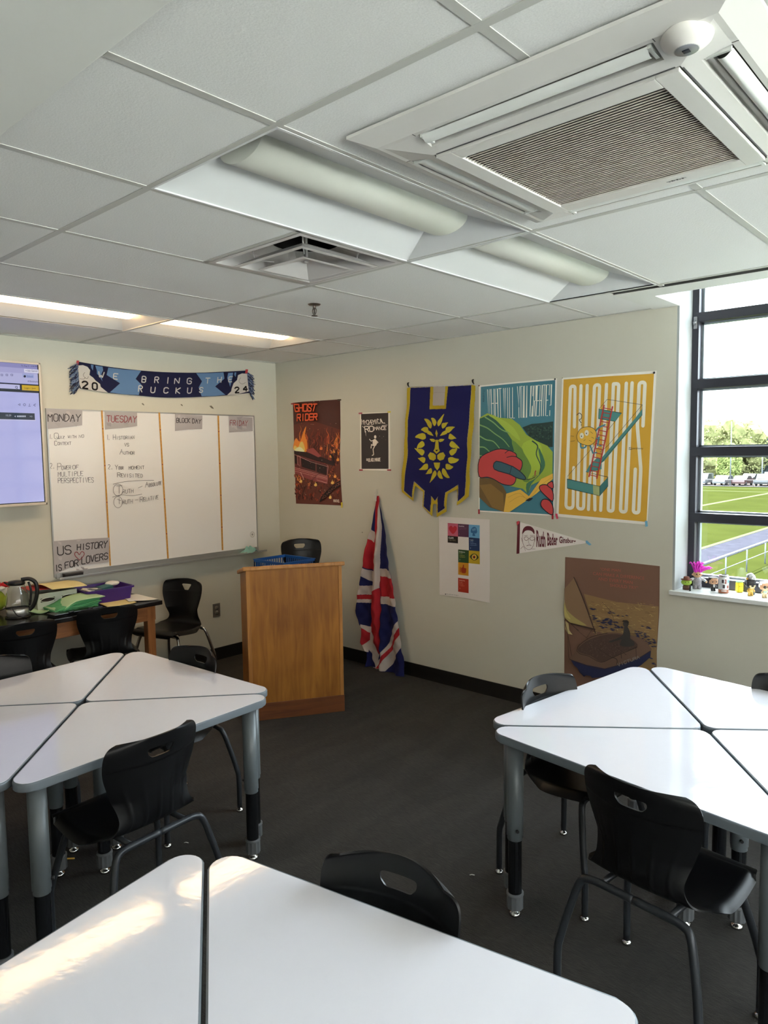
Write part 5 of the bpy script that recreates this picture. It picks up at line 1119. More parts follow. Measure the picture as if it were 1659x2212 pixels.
for P_, w_ in (([(290, 390), (420, 690), (560, 1080), (612, 1225)], .006), ([(250, 1080), (600, 1165)], .010), ([(165, 1010), (330, 1160), (360, 1180)], .004), ([(330, 1170), (500, 1310)], .002), ([(560, 1170), (480, 1290)], .002), ([(712, 760), (850, 920), (930, 1200)], .0022), ([(200, 1230), (215, 1580), (262, 1600)], .003), ([(150, 1030), (200, 1240), (262, 1600)], .003)): A.line(drk, P_, w_, 4 if len(P_) > 2 else 0)
A.poly((104, 80, 66), [(340, 1470), (380, 1390), (560, 1280), (780, 1215), (1000, 1225), (1300, 1300), (1430, 1430), (1430, 1490), (1240, 1600), (1000, 1680), (750, 1745), (500, 1700), (240, 1610), (290, 1530)], 1, 3)
A.poly((38, 42, 72), [(240, 1612), (480, 1695), (750, 1748), (1000, 1682), (1240, 1600), (1440, 1480), (1430, 1580), (1290, 1700), (1180, 1760), (900, 1850), (700, 1880), (560, 1890), (540, 1860), (470, 1850), (440, 1870), (380, 1810), (340, 1740), (290, 1700)])
A.poly((78, 60, 54), [(345, 1470), (400, 1400), (520, 1320), (780, 1240), (1020, 1250), (1180, 1330), (1240, 1420), (1060, 1490), (900, 1570), (700, 1650), (540, 1560), (400, 1520)], 1, 3)
for i in range(260): x, y = rnd.uniform(400, 1180), rnd.uniform(1290, 1560); (A.line(rnd.choice([(104, 84, 72), (60, 46, 42), (120, 98, 84)]), [(x, y), (x+rnd.uniform(-22, 22), y+rnd.uniform(5, 18))], .0013, 0, 0) if inpoly(x, y, [(380, 1460), (520, 1330), (780, 1260), (1020, 1270), (1200, 1420), (700, 1620)]) else None)
for P_, w_ in (([(345, 1470), (380, 1395), (560, 1275), (800, 1215)], .004), ([(340, 1480), (400, 1530), (520, 1560), (700, 1650), (880, 1580), (1240, 1420)], .004), ([(870, 1575), (940, 1610), (940, 1680)], .005), ([(240, 1610), (500, 1700), (750, 1748), (1000, 1680), (1240, 1600), (1430, 1485)], .003), ([(660, 1450), (880, 1590)], .003), ([(890, 1390), (1080, 1540)], .003), ([(1070, 1500), (1240, 1430)], .003), ([(1000, 1500), (1010, 1590)], .004), ([(1225, 1440), (1228, 1560)], .003)): A.line(drk, P_, w_, 3 if len(P_) > 2 else 0)
fg = (58, 54, 52); circ(A, fg, 1075, 1075, 42, 52); A.poly((44, 40, 38), [(1020, 1045), (1035, 1025), (1095, 1025), (1122, 1050), (1112, 1075), (1060, 1055)]); A.poly(fg, [(1050, 1110), (1100, 1120), (1140, 1220), (1140, 1300), (1190, 1340), (1200, 1400), (1080, 1420), (980, 1390), (1010, 1310), (860, 1355), (820, 1340), (1000, 1270), (1040, 1200)], 1, 2)
qc = (158, 86, 72)
for tx, q in (('"ONE MAN', (690, 286, 996, 306, 44)), ('CAN MAKE A DIFFERENCE', (584, 352, 1350, 424, 46)), ('AND EVERY MAN', (660, 430, 1176, 488, 46)), ('SHOULD TRY"', (838, 524, 1254, 568, 46))): x0, y0, x1, y1, h = q; A.ftext(tx, ((x0, y0), (x1, y1), (x1, y1-h), (x0, y0-h)), qc, 1 if tx[0] == '"' else 0)
A.text('VICTURA', ((960, 1712), (1278, 1590), (1268, 1552), (948, 1672)), .0042, (124, 116, 110), gap=.4)
join_ink(a, A.build('x')); tag(a, 'brown poster of a sailing boat named VICTURA with a quotation at the top', 'poster')
# ---- small hooks / hole
o = MB().lathe([(0, 0), (.004, 0), (.004, .003)], k=8, M=Matrix.Translation((1.054, 0, 1.10)) @ Matrix.Rotation(pi/2, 4, 'X')).build('wall_nail', mat('nail', (60, 56, 50))); tag(o, 'tiny dark nail in the wall left of the flag', 'nail')

# ============================================================ union flag hanging from a hook
CF = (480, 1140, 3.95)
hp = at(813, 1062, 1, -.01)
t = empty('adhesive_hook', (hp.x, 0, hp.z), 0, 'small clear plastic wall hook from which the flag hangs', 'hook')
MB().box(-.009, .009, -.003, 0, -.018, .022, .001).build('hook_plate', mat('hook_clear', (200, 198, 186), rough=.25), t); MB().tube(catmull([(0, -.004, .006), (0, -.010, -.004), (0, -.018, -.008), (0, -.020, .002)], 4), .0018, 8).build('hook_arm', MATS['hook_clear'], t)
LE = [(1296, -270), (1288, -200), (1262, 0), (1245, 60), (1214, 325), (1186, 480), (1152, 700), (1166, 765), (1202, 850), (1196, 980), (1215, 1020), (1244, 1060), (1240, 1110), (1232, 1242)]
RE = [(1312, -270), (1326, -180), (1380, 0), (1412, 150), (1446, 370), (1470, 480), (1500, 720), (1520, 860), (1536, 1020), (1560, 1150), (1566, 1250), (1540, 1285)]
BY = [(1232, 1242), (1300, 1255), (1350, 1262), (1420, 1278), (1510, 1290), (1540, 1285)]
def interp(P, y):
    for (x0, y0), (x1, y1) in zip(P, P[1:]):
        if y0 <= y <= y1: return x0+(x1-x0)*(y-y0)/(y1-y0+1e-9)
    return P[0][0] if y < P[0][1] else P[-1][0]
fr_, fw_, fb_ = (158, 36, 44), (176, 166, 160), (30, 34, 78)
REG = [(fr_, [(1235, 60), (1283, 110), (1270, 372), (1208, 325)]), (fw_, [(1250, 0), (1286, 40), (1282, 130), (1236, 88)]), (fr_, [(1290, -290), (1318, -290), (1312, 0), (1296, 200), (1282, 378), (1268, 372), (1284, 100)]),
       (fw_, [(1312, -220), (1340, 0), (1338, 512), (1285, 545), (1262, 490), (1284, 375), (1306, 60)]), (fr_, [(1262, 492), (1285, 545), (1338, 512), (1346, 900), (1330, 1090), (1246, 885), (1254, 640)]),
       (fw_, [(1338, 348), (1442, 360), (1458, 432), (1338, 414)]), (fr_, [(1338, 414), (1460, 432), (1490, 602), (1343, 585)]), (fw_, [(1343, 585), (1490, 602), (1500, 672), (1345, 650)]),
       (fw_, [(1200, 330), (1264, 378), (1262, 470), (1192, 400)]), (fw_, [(1176, 488), (1260, 500), (1256, 576), (1168, 565)]), (fr_, [(1160, 565), (1257, 577), (1254, 616), (1158, 603)]), (fw_, [(1150, 603), (1254, 616), (1253, 646), (1150, 633)]),
       (fw_, [(1196, 820), (1250, 850), (1248, 1060), (1190, 1010)]), (fr_, [(1190, 835), (1250, 905), (1243, 962), (1200, 1006), (1190, 960)]), (fw_, [(1246, 890), (1328, 1088), (1320, 1132), (1302, 1196), (1250, 1050), (1243, 962)]),
       (fw_, [(1515, 785), (1545, 1010), (1480, 1112), (1340, 1270), (1275, 1262), (1320, 1132), (1400, 1010), (1455, 880)]), (fr_, [(1518, 850), (1528, 905), (1440, 1052), (1380, 1130), (1300, 1240), (1284, 1240), (1330, 1150), (1420, 1030), (1465, 935)])]
REGB = [(c_, P_, min(p[0] for p in P_), max(p[0] for p in P_), min(p[1] for p in P_), max(p[1] for p in P_)) for c_, P_ in REG]
me = bpy.data.meshes.new('flag_cloth'); nu, nv = 170, 540; V = []; F = []; Cc = []
for j in range(nv+1):
    for i in range(nu+1):
        s_ = i/nu; y = -270+j/nv*(1242+270); l, r = interp(LE, y), interp(RE, y); x = l+(r-l)*s_
        yb = interp([(b, a_) for a_, b in BY], x) if False else None
        yb2 = 1242+(48*min(1, max(0, s_*1.1)))*(max(0, j/nv-.9)/.1)*1.0; yy = y if j/nv < .9 else y+(yb2-1242)
        k = min(1, max(0, (y+270)/500)); w_ = .012+.03*k; crease = math.exp(-((x-1338)/14)**2)*.03+math.exp(-((x-1258)/12)**2)*.028
        d = .030+w_*.55*(1+sin(s_*13+1.1+y*.0012))-crease*k+.004*sin(x*.06+y*.045)*k+.003*sin(x*.10-y*.05)*k
        d = d*(.35+.65*k)+(.02 if y > 1150 else 0)*(y-1150)/92*.6
        p = at(CF[0]+x/CF[2], CF[1]+yy/CF[2], 1, -.05); V.append((p.x, -max(.012, d), max(.004, p.z)))
for j in range(nv):
    for i in range(nu):
        s_ = (i+.5)/nu; y = -270+(j+.5)/nv*(1242+270); l, r = interp(LE, y), interp(RE, y); x = l+(r-l)*s_; c_ = fb_
        for col_, P_, b0, b1, d0, d1 in REGB:
            if b0 < x < b1 and d0 < y < d1 and inpoly(x, y, P_): c_ = col_
        b = j*(nu+1)+i; F.append((b, b+1, b+nu+2, b+nu+1)); Cc.append(tuple(min(.9, q*1.15) for q in lin(c_)))
me.from_pydata(V, [], F); ca = me.color_attributes.new('ink', 'FLOAT_COLOR', 'CORNER'); buf = []
for p, c_ in zip(me.polygons, Cc): p.use_smooth = True; buf += [c_[0], c_[1], c_[2], 1]*4
ca.data.foreach_set('color', buf); me.materials.append(fab)
t = empty('union_flag', (hp.x, -.03, 0), 0, 'union flag hanging in long folds from a wall hook down to the floor', 'flag')
o = bpy.data.objects.new('flag_cloth', me); COL.objects.link(o); o.parent = t; o.matrix_parent_inverse = Matrix.Translation((-hp.x, .03, 0)); md = o.modifiers.new('s', 'SOLIDIFY'); md.thickness = .0012
mb = MB(); mb.tube(catmull([(hp.x-.006, -.03, hp.z-.03), (hp.x-.002, -.026, hp.z-.004), (hp.x+.004, -.02, hp.z-.006), (hp.x+.006, -.03, hp.z-.03)], 4), .0016, 6); mb.box(hp.x-.012, hp.x+.012, -.034, -.022, hp.z-.075, hp.z-.022, .002)
o = mb.build('hanging_loop', mat('tape_white', (205, 200, 190), rough=.8), t); o.matrix_parent_inverse = Matrix.Translation((-hp.x, .03, 0))
# ============================================================ things on the desk (top at .74)
def wavy_sheet(name, corners, z, m, parent=None, amp=.006, th=.0006, n=14, lift=None, loc=None):
    a, b, c, d = [Vector(p) for p in corners]; mb = MB()
    def fn(u, v):
        p = (a*(1-u)+b*u)*(1-v)+(d*(1-u)+c*u)*v; h_ = z+amp*(.5+.5*sin(u*7+v*3))*(abs(u-.5)+abs(v-.5))+(lift(u, v) if lift else 0); return (p.x, p.y, h_)
    mb.grid(fn, n, n); o = mb.build(name, m, parent); md = o.modifiers.new('s', 'SOLIDIFY'); md.thickness = th; md.offset = 1; return o
pyel = mat('paper_yellow', (224, 206, 146), rough=.8); pwh = mat('paper_white', (225, 222, 215), rough=.8); pgr = mat('paper_green', (84, 158, 104), rough=.8); pgl = mat('paper_pale_green', (176, 206, 160), rough=.8)
# kettle
t = empty('glass_kettle', (.372, -2.462, .74), radians(62), 'glass electric kettle with steel base and black handle on the desk', 'kettle')
steel = mat('brushed_steel', (214, 212, 208), rough=.38, metal=.85); kb = mat('kettle_black', (22, 21, 22), rough=.3)
MB().lathe([(0, 0), (.074, 0), (.074, .008), (.066, .010)], k=36).build('power_base', kb, t)
MB().lathe([(.060, .010), (.064, .012), (.066, .052), (.064, .055)], k=36).build('heating_base', steel, t)
kg = mat('kettle_glass', (245, 248, 250), rough=.03, trans=1, ior=1.45)
MB().lathe([(.063, .055), (.071, .062), (.072, .085), (.066, .130), (.055, .175), (.047, .205), (.046, .212)], k=40).build('glass_jug', kg, t).modifiers.new('s', 'SOLIDIFY').thickness = .0022
MB().lathe([(.048, .208), (.052, .210), (.052, .222), (.044, .232), (.0, .236)], k=30).build('lid', kb, t)
mb = MB(); mb.tube(catmull([(.030, 0, .238), (.075, 0, .240), (.108, 0, .218), (.118, 0, .175), (.112, 0, .120), (.092, 0, .066), (.066, 0, .040)], 5), [.0125]*31, 12); mb.tube(catmull([(.070, 0, .222), (.082, 0, .170), (.078, 0, .110), (.070, 0, .070)], 4), .007, 10)
mb.build('handle', kb, t); mb = MB(); mb.tube([(-.046, -.012, .214), (-.066, 0, .226), (-.046, .012, .214)], .006, 8); mb.build('spout', kb, t)
o = MB().tube(catmull([(.27, -2.56, .744), (.33, -2.60, .748), (.40, -2.585, .80), (.44, -2.53, .82), (.462, -2.50, .77), (.45, -2.44, .745), (.38, -2.40, .744), (.30, -2.42, .744)], 6), .0028, 8).build('power_cord', mat('cord_black', (20, 20, 20), rough=.5), t); o.matrix_parent_inverse = (Matrix.Translation(t.location) @ Matrix.Rotation(radians(62), 4, 'Z')).inverted()
# green soft toy with red hat (generic)
t = empty('plush_toy', (.15, -2.545, .74), 0, 'green plush toy with red and white hat behind the kettle', 'soft toy')
MB().ball((0, 0, .085), .085, 3, (1, 1.1, 1.0)).build('plush_body', mat('plush_green', (150, 170, 52), rough=.95, bump=(220, .8, (1, 1, 1), .004)), t)
MB().ball((.0, .02, .165), .075, 3, (1, 1.0, .3)).build('hat_trim', mat('plush_white', (225, 222, 216), rough=.95, bump=(240, .8, (1, 1, 1), .004)), t)
mb = MB(); mb.lathe([(.062, .175), (.055, .205), (.03, .23), (0, .238)], (0, .01, 0), 20); mb.ball((.02, .09, .185), .024, 2, (1, 1.3, .8)); mb.build('hat', mat('plush_red', (196, 34, 40), rough=.9), t)
# grey letter box with papers
t = empty('storage_box', (.20, -2.19, .74), radians(2), 'pale grey cardboard storage box with oval handle holes behind the green papers', 'box')
bxm = mat('box_grey', (178, 182, 168), rough=.7); wx, wy, hz = .12, .135, .115
mb = MB(); mb.box(-wx, wx, -wy, wy, 0, .004).box(-wx, -wx+.004, -wy, wy, 0, hz).box(-wx, wx, -wy, -wy+.004, 0, hz).box(-wx, wx, wy-.004, wy, 0, hz)
for a_, b_, c_, d_ in ((-wy, wy, 0, .058), (-wy, wy, .084, hz), (-wy, -.112, .058, .084), (-.016, .030, .058, .084), (.118, wy, .058, .084)): mb.box(wx-.004, wx, a_, b_, c_, d_)
mb.build('carton', bxm, t)
mb = MB()
for cy_ in (-.064, .074): mb.tube([(wx+.001, cy_+.050*cos(k*pi/10)*.95, .071+.014*sin(k*pi/10)) for k in range(21)], .0022, 6)
mb.build('handle_rim', mat('box_rim', (206, 208, 196), rough=.6), t); MB().box(-wx+.008, wx-.012, -wy+.01, wy-.01, .004, .07).build('contents', mat('box_dark', (60, 50, 44), rough=.9), t)
o = wavy_sheet('red_folder', [(.07, -2.335), (.30, -2.31), (.30, -2.12), (.07, -2.10)], .868, mat('folder_red', (176, 52, 52), rough=.6), amp=.012, th=.002); tag(o, 'red folder under the yellow folder on top of the grey box', 'folder')
o = wavy_sheet('yellow_folder', [(.075, -2.27), (.365, -2.235), (.330, -1.985), (.085, -2.01)], .877, pyel, amp=.004, th=.002, lift=lambda u, v: .022*sin(u*pi)*(1-v*.4)-.012*u*v); tag(o, 'yellow folder lying bent on top of the grey storage box', 'folder')
t = empty('tape_roll', (.335, -2.015, .74+.040), 0, 'blue roll standing between the grey box and the purple bin', 'roll'); MB().lathe([(.024, -.016), (.040, -.016), (.040, .016), (.024, .016), (.024, -.016)], k=28, M=Matrix.Rotation(pi/2, 4, 'Y')).build('roll', mat('roll_blue', (44, 78, 150), rough=.5), t)
# green stack
st = [Vector(p) for p in ((.545, -2.34), (.52, -2.05), (.335, -1.97), (.30, -2.26))]; rnd = random.Random(5)
t = empty('paper_stack', (.42, -2.15, .745), 0, 'thick fanned stack of green papers spilling over the desk', 'paper stack')
for i in range(13):
    an = rnd.uniform(-.10, .10)+i*.012; c_ = Vector((.425+rnd.uniform(-.012, .012), -2.155+i*.004+rnd.uniform(-.01, .01))); hw_, hh = .108, .140; R2 = Matrix.Rotation(an-.12, 2)
    cs = [c_+R2 @ Vector(p) for p in ((hw_, -hh), (hw_, hh), (-hw_, hh), (-hw_, -hh))]
    o = wavy_sheet('green_sheet', cs, .747+i*.0052, pgl if i in (12, 5) else pgr, amp=.008, th=.0042, n=10, lift=lambda u, v, i=i: -.030*(i/12)*max(0, 1-(u)/.32)**1.6*0+.012*sin((u*1.1+i*.07)*5)*.5-(.0052*i*.75)*max(0, (.35-u)/.35)**1.5)
    o.parent = t; o.matrix_parent_inverse = Matrix.Translation((-.42, 2.15, -.745))
o = wavy_sheet('pale_green_papers', [(.33, -2.41), (.44, -2.30), (.30, -2.14), (.20, -2.22)], .742, pgl, amp=.02, th=.006, n=10); tag(o, 'pale green papers slumped between the kettle and the green stack', 'paper')
o = wavy_sheet('yellow_paper', [(.60, -1.965), (.57, -1.755), (.29, -1.715), (.315, -1.93)], .742, pyel, amp=.003, th=.001); tag(o, 'yellow sheet of paper lying flat at the front of the desk', 'paper')
o = wavy_sheet('white_paper', [(.52, -1.785), (.615, -1.615), (.31, -1.61), (.31, -1.73)], .746, pwh, amp=.004, th=.001); tag(o, 'white sheet of paper at the right end of the desk', 'paper')
# black binder / laptop like dark folder at the desk front
t = empty('black_binder', (.56, -2.18, .741), radians(4), 'glossy black ring binder lying at the front edge of the desk under the green papers', 'binder')
MB().box(-.055, .045, -.16, .17, 0, .022, .003).build('binder_cover', mat('binder_black', (18, 18, 20), rough=.2), t)
for y in (-.05, .08): MB().box(.035, .050, y-.016, y+.016, .016, .028, .003).build('binder_clip', mat('binder_clip', (38, 38, 42), rough=.3, metal=.4), t)
# purple bin
t = empty('purple_bin', (.285, -1.855, .74), radians(-2.5), 'purple plastic tray bin holding papers and boxes on the desk', 'bin')
pm = mat('bin_purple', (62, 30, 112), rough=.35)
def tray(mb, w0, l0, w1, l1, h_, th=.003, lip=.010):
    def ringp(w_, l_, z, k=6):
        P_ = round_poly([(-w_, -l_), (w_, -l_), (w_, l_), (-w_, l_)], [.02]*4, 4); return [mb.bm.verts.new((x, y, z)) for x, y in P_]
    rr = [ringp(w0, l0, 0), ringp(w1, l1, h_), ringp(w1+lip, l1+lip, h_), ringp(w1+lip, l1+lip, h_-.012), ringp(w1+lip-.003, l1+lip-.003, h_-.012), ringp(w1+lip-.003, l1+lip-.003, h_-.003)]
    for a_, b_ in zip(rr, rr[1:]):
        for i in range(len(a_)): mb.bm.faces.new((a_[i], a_[(i+1) % len(a_)], b_[(i+1) % len(a_)], b_[i]))
    mb.bm.faces.new(rr[0]); return mb
o = tray(MB(), .118, .150, .132, .165, .098).build('tray', pm, t); md = o.modifiers.new('s', 'SOLIDIFY'); md.thickness = .003
def inbin(name, lb, cat, mb, m, loc): o = mb.build(name, m, None, loc); tag(o, lb, cat); return o
inbin('teal_card_box', 'teal box lying inside the purple bin', 'box', MB().box(-.05, .05, -.04, .04, 0, .020, .002, M=Matrix.Rotation(.15, 4, 'X')), mat('box_teal', (44, 96, 100), rough=.5), (.27, -1.83, .815))
inbin('grey_card_box', 'grey-blue box lying inside the purple bin beside the teal one', 'box', MB().box(-.055, .055, -.035, .035, 0, .018, .002), mat('box_slate', (84, 92, 106), rough=.5), (.28, -1.915, .812))
mb = MB(); mb.ball((0, 0, .012), .05, 3, (1, 1, .32), noise=.05); inbin('crumpled_tissue', 'crumpled white tissue packet on top inside the purple bin', 'tissue', mb, pwh, (.235, -1.755, .828))
o = wavy_sheet('papers_in_bin', [(.375, -1.99), (.31, -1.90), (.20, -1.95), (.24, -2.0)], .822, pwh, amp=.01, th=.004, n=8); tag(o, 'white papers sticking out of the left end of the purple bin', 'paper')

# ============================================================ blue crate on a stand behind the lectern
t = empty('utility_cart', (1.17, -.97, 0), radians(32), 'dark utility cart hidden behind the lectern under the blue crate', 'cart')
MB().box(-.13, .13, -.16, .16, .795, .82, .004).build('cart_top', mat('cart_dark', (50, 50, 54), rough=.5), t)
MB().box(-.13, .13, -.16, .16, .20, .22, .004).build('cart_shelf', MATS['cart_dark'], t)
for x in (-.11, .11):
    for y in (-.14, .14): MB().tube([(x, y, .0), (x, y, .80)], .014, 10).build('leg', MATS['cart_dark'], t)
t = empty('blue_crate', (1.09, -.865, .821), radians(0), 'blue lattice plastic crate showing above the lectern beside the tall chair', 'crate')
mb = MB(); bw_, bl_, bh = .165, .145, .168
mb.box(-bw_, bw_, -bl_, bl_, 0, .004)
for ax_, s, L_, W_ in (('x', 1, bl_, bw_), ('x', -1, bl_, bw_), ('y', 1, bw_, bl_), ('y', -1, bw_, bl_)):
    def bb(a0_, a1_, z0_, z1_):
        if ax_ == 'x': mb.box(s*W_-.003, s*W_+.003, a0_, a1_, z0_, z1_)
        else: mb.box(a0_, a1_, s*W_-.003, s*W_+.003, z0_, z1_)
    bb(-L_, L_, bh-.02, bh); bb(-L_, L_, 0, .012); bb(-L_, L_, .07, .078)
    n = int(L_*2/.022)
    for i in range(n+1): a_ = -L_+i*2*L_/n; bb(a_-.003, a_+.003, 0, bh)
mb.build('crate_body', mat('crate_blue', (28, 92, 172), rough=.4), t); mb = MB()
for s in (-1, 1): mb.box(-bw_-.008, bw_+.008, s*bl_-.006, s*bl_+.006, bh-.006, bh, .001).box(s*bw_-.006, s*bw_+.006, -bl_, bl_, bh-.006, bh, .001)
mb.build('crate_rim', MATS['crate_blue'], t)

# ============================================================ small figures on the window sill (z = .918)
SZ = .918
def fig(name, x, y, rz, lb): return empty(name, (x, y, SZ), radians(rz), lb, 'figurine')
skin = mat('toy_skin', (214, 164, 128), rough=.45); skind = mat('toy_tan', (200, 160, 120), rough=.45); tb = mat('toy_black', (24, 24, 26), rough=.35); tw = mat('toy_white', (232, 232, 232), rough=.4)
FA = -35        # the toys face the room
def face_eyes(t, x, z, dy, r, m=None):
    mb = MB()
    for s in (-1, 1): mb.ball((x, s*dy, z), r, 1, (.5, 1, 1))
    return mb.build('eyes', m or tb, t)
# 1 green toy with brown hat
t = fig('toy_figure', 3.634, .070, -62, 'small green round-headed toy in a brown hat, first figure on the window sill')
MB().lathe([(0, 0), (.021, 0), (.021, .018), (.016, .026), (0, .026)], k=18).build('base_body', mat('toy_brown', (92, 56, 40), rough=.5), t)
MB().ball((0, 0, .044), .024, 3, (1, 1.25, .85)).build('head', mat('toy_green', (150, 180, 62), rough=.4), t)
mb = MB(); mb.lathe([(.030, .058), (.032, .062), (.018, .060), (.017, .074), (.012, .078), (0, .076)], k=20); mb.build('hat', mat('hat_brown', (112, 62, 44), rough=.6), t)
face_eyes(t, .0225, .046, .009, .0028)
# marker standing cap down
o = MB().lathe([(0, 0), (.0048, 0), (.0048, .030), (.004, .031), (.004, .033), (0, .033)], (3.668, .034, SZ), 14).build('marker_cap', tb); tag(o, 'short black marker cap standing on the sill edge in front of the toys', 'marker')
# 2 doll with tall magenta hair
t = fig('doll_figure', 3.676, .126, -58, 'doll in grey overalls with tall bright magenta hair at the left end of the sill')
mb = MB(); mb.ball((0, 0, .046), .024, 3, (.85, 1.05, 1.15))
for s in (-1, 1): mb.lathe([(0, 0), (.013, 0), (.013, .03), (.010, .04)], (0, s*.012, 0), 14)
mb.build('overalls', mat('toy_grey_print', (150, 146, 152), rough=.7, var=(260, .5)), t)
mb = MB()
for s in (-1, 1): mb.tube(catmull([(0, s*.020, .060), (.004, s*.036, .056), (.008, s*.046, .048)], 3), [.008]*6+[.006], 10)
mb.build('arms', mat('toy_white_sleeve', (214, 216, 222), rough=.6), t); mb = MB(); [mb.ball((.009, s*.048, .044), .007, 2) for s in (-1, 1)]; mb.ball((0, 0, .088), .0235, 3, (.9, 1.05, .9)); mb.ball((.022, 0, .085), .005, 1)
for s in (-1, 1): mb.ball((0, s*.025, .086), .006, 2)
mb.build('head', skind, t); face_eyes(t, .0195, .090, .009, .004, mat('toy_dark_brown', (46, 30, 22), rough=.2))
mb = MB(); rnd = random.Random(8)
for i in range(46):
    a_ = rnd.uniform(0, 2*pi); r_ = rnd.uniform(0, .019); bx, by_ = cos(a_)*r_*.8, sin(a_)*r_; L_ = rnd.uniform(.035, .062); dx = rnd.uniform(-.008, .008); dy_ = by_*1.1+(rnd.uniform(.01, .05) if rnd.random() < .45 else rnd.uniform(-.012, .008))
    zt = L_*(.55 if dy_ > .03 else 1); mb.tube(catmull([(bx, by_, .100), (bx+dx*.4, by_+dy_*.35, .100+zt*.5), (bx+dx, by_+dy_, .100+zt), (bx+dx*1.2, by_+dy_*1.35, .100+zt*.85)], 3), [.0045]*6+[.0042, .0036, .0028, .0012], 7)
mb.build('hair', mat('hair_magenta', (222, 52, 196), rough=.6), t)
# 3 big-headed figure in dark suit
def bighead(x, y, rz, lb, hair, head, body, legs, extra=None, sc=1.0, eyes=True):
    t = fig('bobble_figure', x, y, rz, lb); t.scale = (sc, sc, sc)
    mb = MB(); mb.box(-.018, .018, -.022, .022, .040, .078, .012); mb.build('head', head, t)
    mb = MB(); mb.box(-.020, .012, -.024, .024, .062, .082, .009); mb.box(-.020, -.004, -.024, .024, .050, .078, .006); mb.build('hair', hair, t)
    MB().lathe([(.007, .018), (.011, .022), (.012, .034), (.008, .041)], k=14).build('body', body, t)
    mb = MB()
    for s in (-1, 1): mb.lathe([(0, 0), (.0065, 0), (.006, .020)], (0, s*.007, 0), 10); mb.ball((.004, s*.007, .003), .006, 1, (1.3, .9, .6))
    mb.build('legs', legs, t); mb = MB()
    for s in (-1, 1): mb.tube([(0, s*.010, .036), (.003, s*.017, .026), (.008, s*.015, .022)], .004, 8)
    mb.build('arms', body, t)
    if eyes: face_eyes(t, .0178, .056, .011, .0042)
    if extra: extra(t)
    return t
suit = mat('toy_suit', (60, 60, 64), rough=.5)
def lapel(t): mb = MB(); mb.box(.009, .012, -.005, .005, .024, .040); mb.build('shirt', tw, t)
bighead(3.770, .118, -48, 'big-headed figure with black hair and dark suit left of the tall can', tb, skin, suit, tb, lapel)
# 4 collectible can
t = fig('drink_can', 3.832, .100, -50, 'tall printed white and copper can in the middle of the sill figures'); t['category'] = 'can'
MB().lathe([(0, 0), (.026, 0), (.0285, .004), (.0285, .022)], k=32).build('can_base_band', mat('can_copper', (176, 116, 92), rough=.3, metal=.5), t)
MB().lathe([(.0286, .022), (.0286, .088), (.026, .094)], k=32).build('can_print', mat('can_white', (214, 216, 218), rough=.3, metal=.3), t)
MB().lathe([(.0265, .094), (.024, .100), (.0235, .104), (.021, .105), (.020, .101), (0, .101)], k=32).build('can_lid', mat('can_alu', (170, 172, 176), rough=.25, metal=.9), t)
mb = MB()
def onc(a_, z): return Vector((cos(a_)*.0289, sin(a_)*.0289, z))
def patch(a0_, a1_, z0_, z1_, mi):
    for k in range(4): q0, q1 = a0_+(a1_-a0_)*k/4, a0_+(a1_-a0_)*(k+1)/4; mb.face([onc(q0, z0_), onc(q1, z0_), onc(q1, z1_), onc(q0, z1_)], mi)
patch(-.75, -.35, .060, .080, 0); patch(-.20, .12, .056, .082, 2); patch(.45, .85, .062, .078, 1); patch(-.55, -.15, .030, .050, 0); patch(.25, .70, .030, .046, 2); patch(-.8, .2, .012, .017, 3); patch(-.30, -.12, .066, .076, 3)
mb.build('label_print', [mat('can_ink_dark', (70, 64, 70), rough=.4), mat('can_ink_teal', (90, 176, 186), rough=.4), mat('can_ink_red', (160, 96, 90), rough=.4), tw], t)
# 5 small yellow carton behind
t = fig('yellow_figure', 3.898, .168, -40, 'small yellow figure with a pale green top standing behind the other toys')
MB().box(-.014, .014, -.017, .017, 0, .058, .006).build('body', mat('toy_yellow', (240, 214, 30), rough=.4), t); MB().box(-.012, .012, -.017, .015, .058, .068, .004).build('cap', mat('toy_palegreen', (168, 200, 160), rough=.5), t); face_eyes(t, .0142, .036, .007, .0025)
# 6 black figure holding white round thing
def cape(t):
    mb = MB(); mb.ball((-.012, .006, .092), .022, 2, (1, 1, 1), noise=.12); mb.build('raised_pack', mat('toy_bw', (190, 190, 192), rough=.5, var=(120, .8)), t)
    MB().tube(catmull([(-.006, .004, .036), (-.020, .014, .020), (-.028, .034, .006)], 4), [.010, .012, .013, .014, .014, .014, .012, .010, .008][:9], 10).build('tail', tb, t)
    mb = MB(); [mb.ball((.016, s*.010, .052), .006, 1, (.6, 1.2, .8)) for s in (-1, 1)]; mb.box(.014, .0185, -.012, .012, .040, .047, .002); mb.build('face_mask', mat('toy_cream', (226, 206, 160), rough=.4), t)
    mb = MB(); mb.ball((-.002, -.018, .086), .006, 2); mb.ball((-.002, .018, .084), .006, 2); mb.build('gold_spots', mat('toy_gold', (210, 160, 60), rough=.3, metal=.4), t)
bighead(3.976, .100, -46, 'black masked figure with gold spots carrying a patterned bundle', tb, tb, mat('toy_gold_body', (206, 168, 84), rough=.4), mat('toy_gold2', (216, 176, 80), rough=.4), cape, 1.12, False)
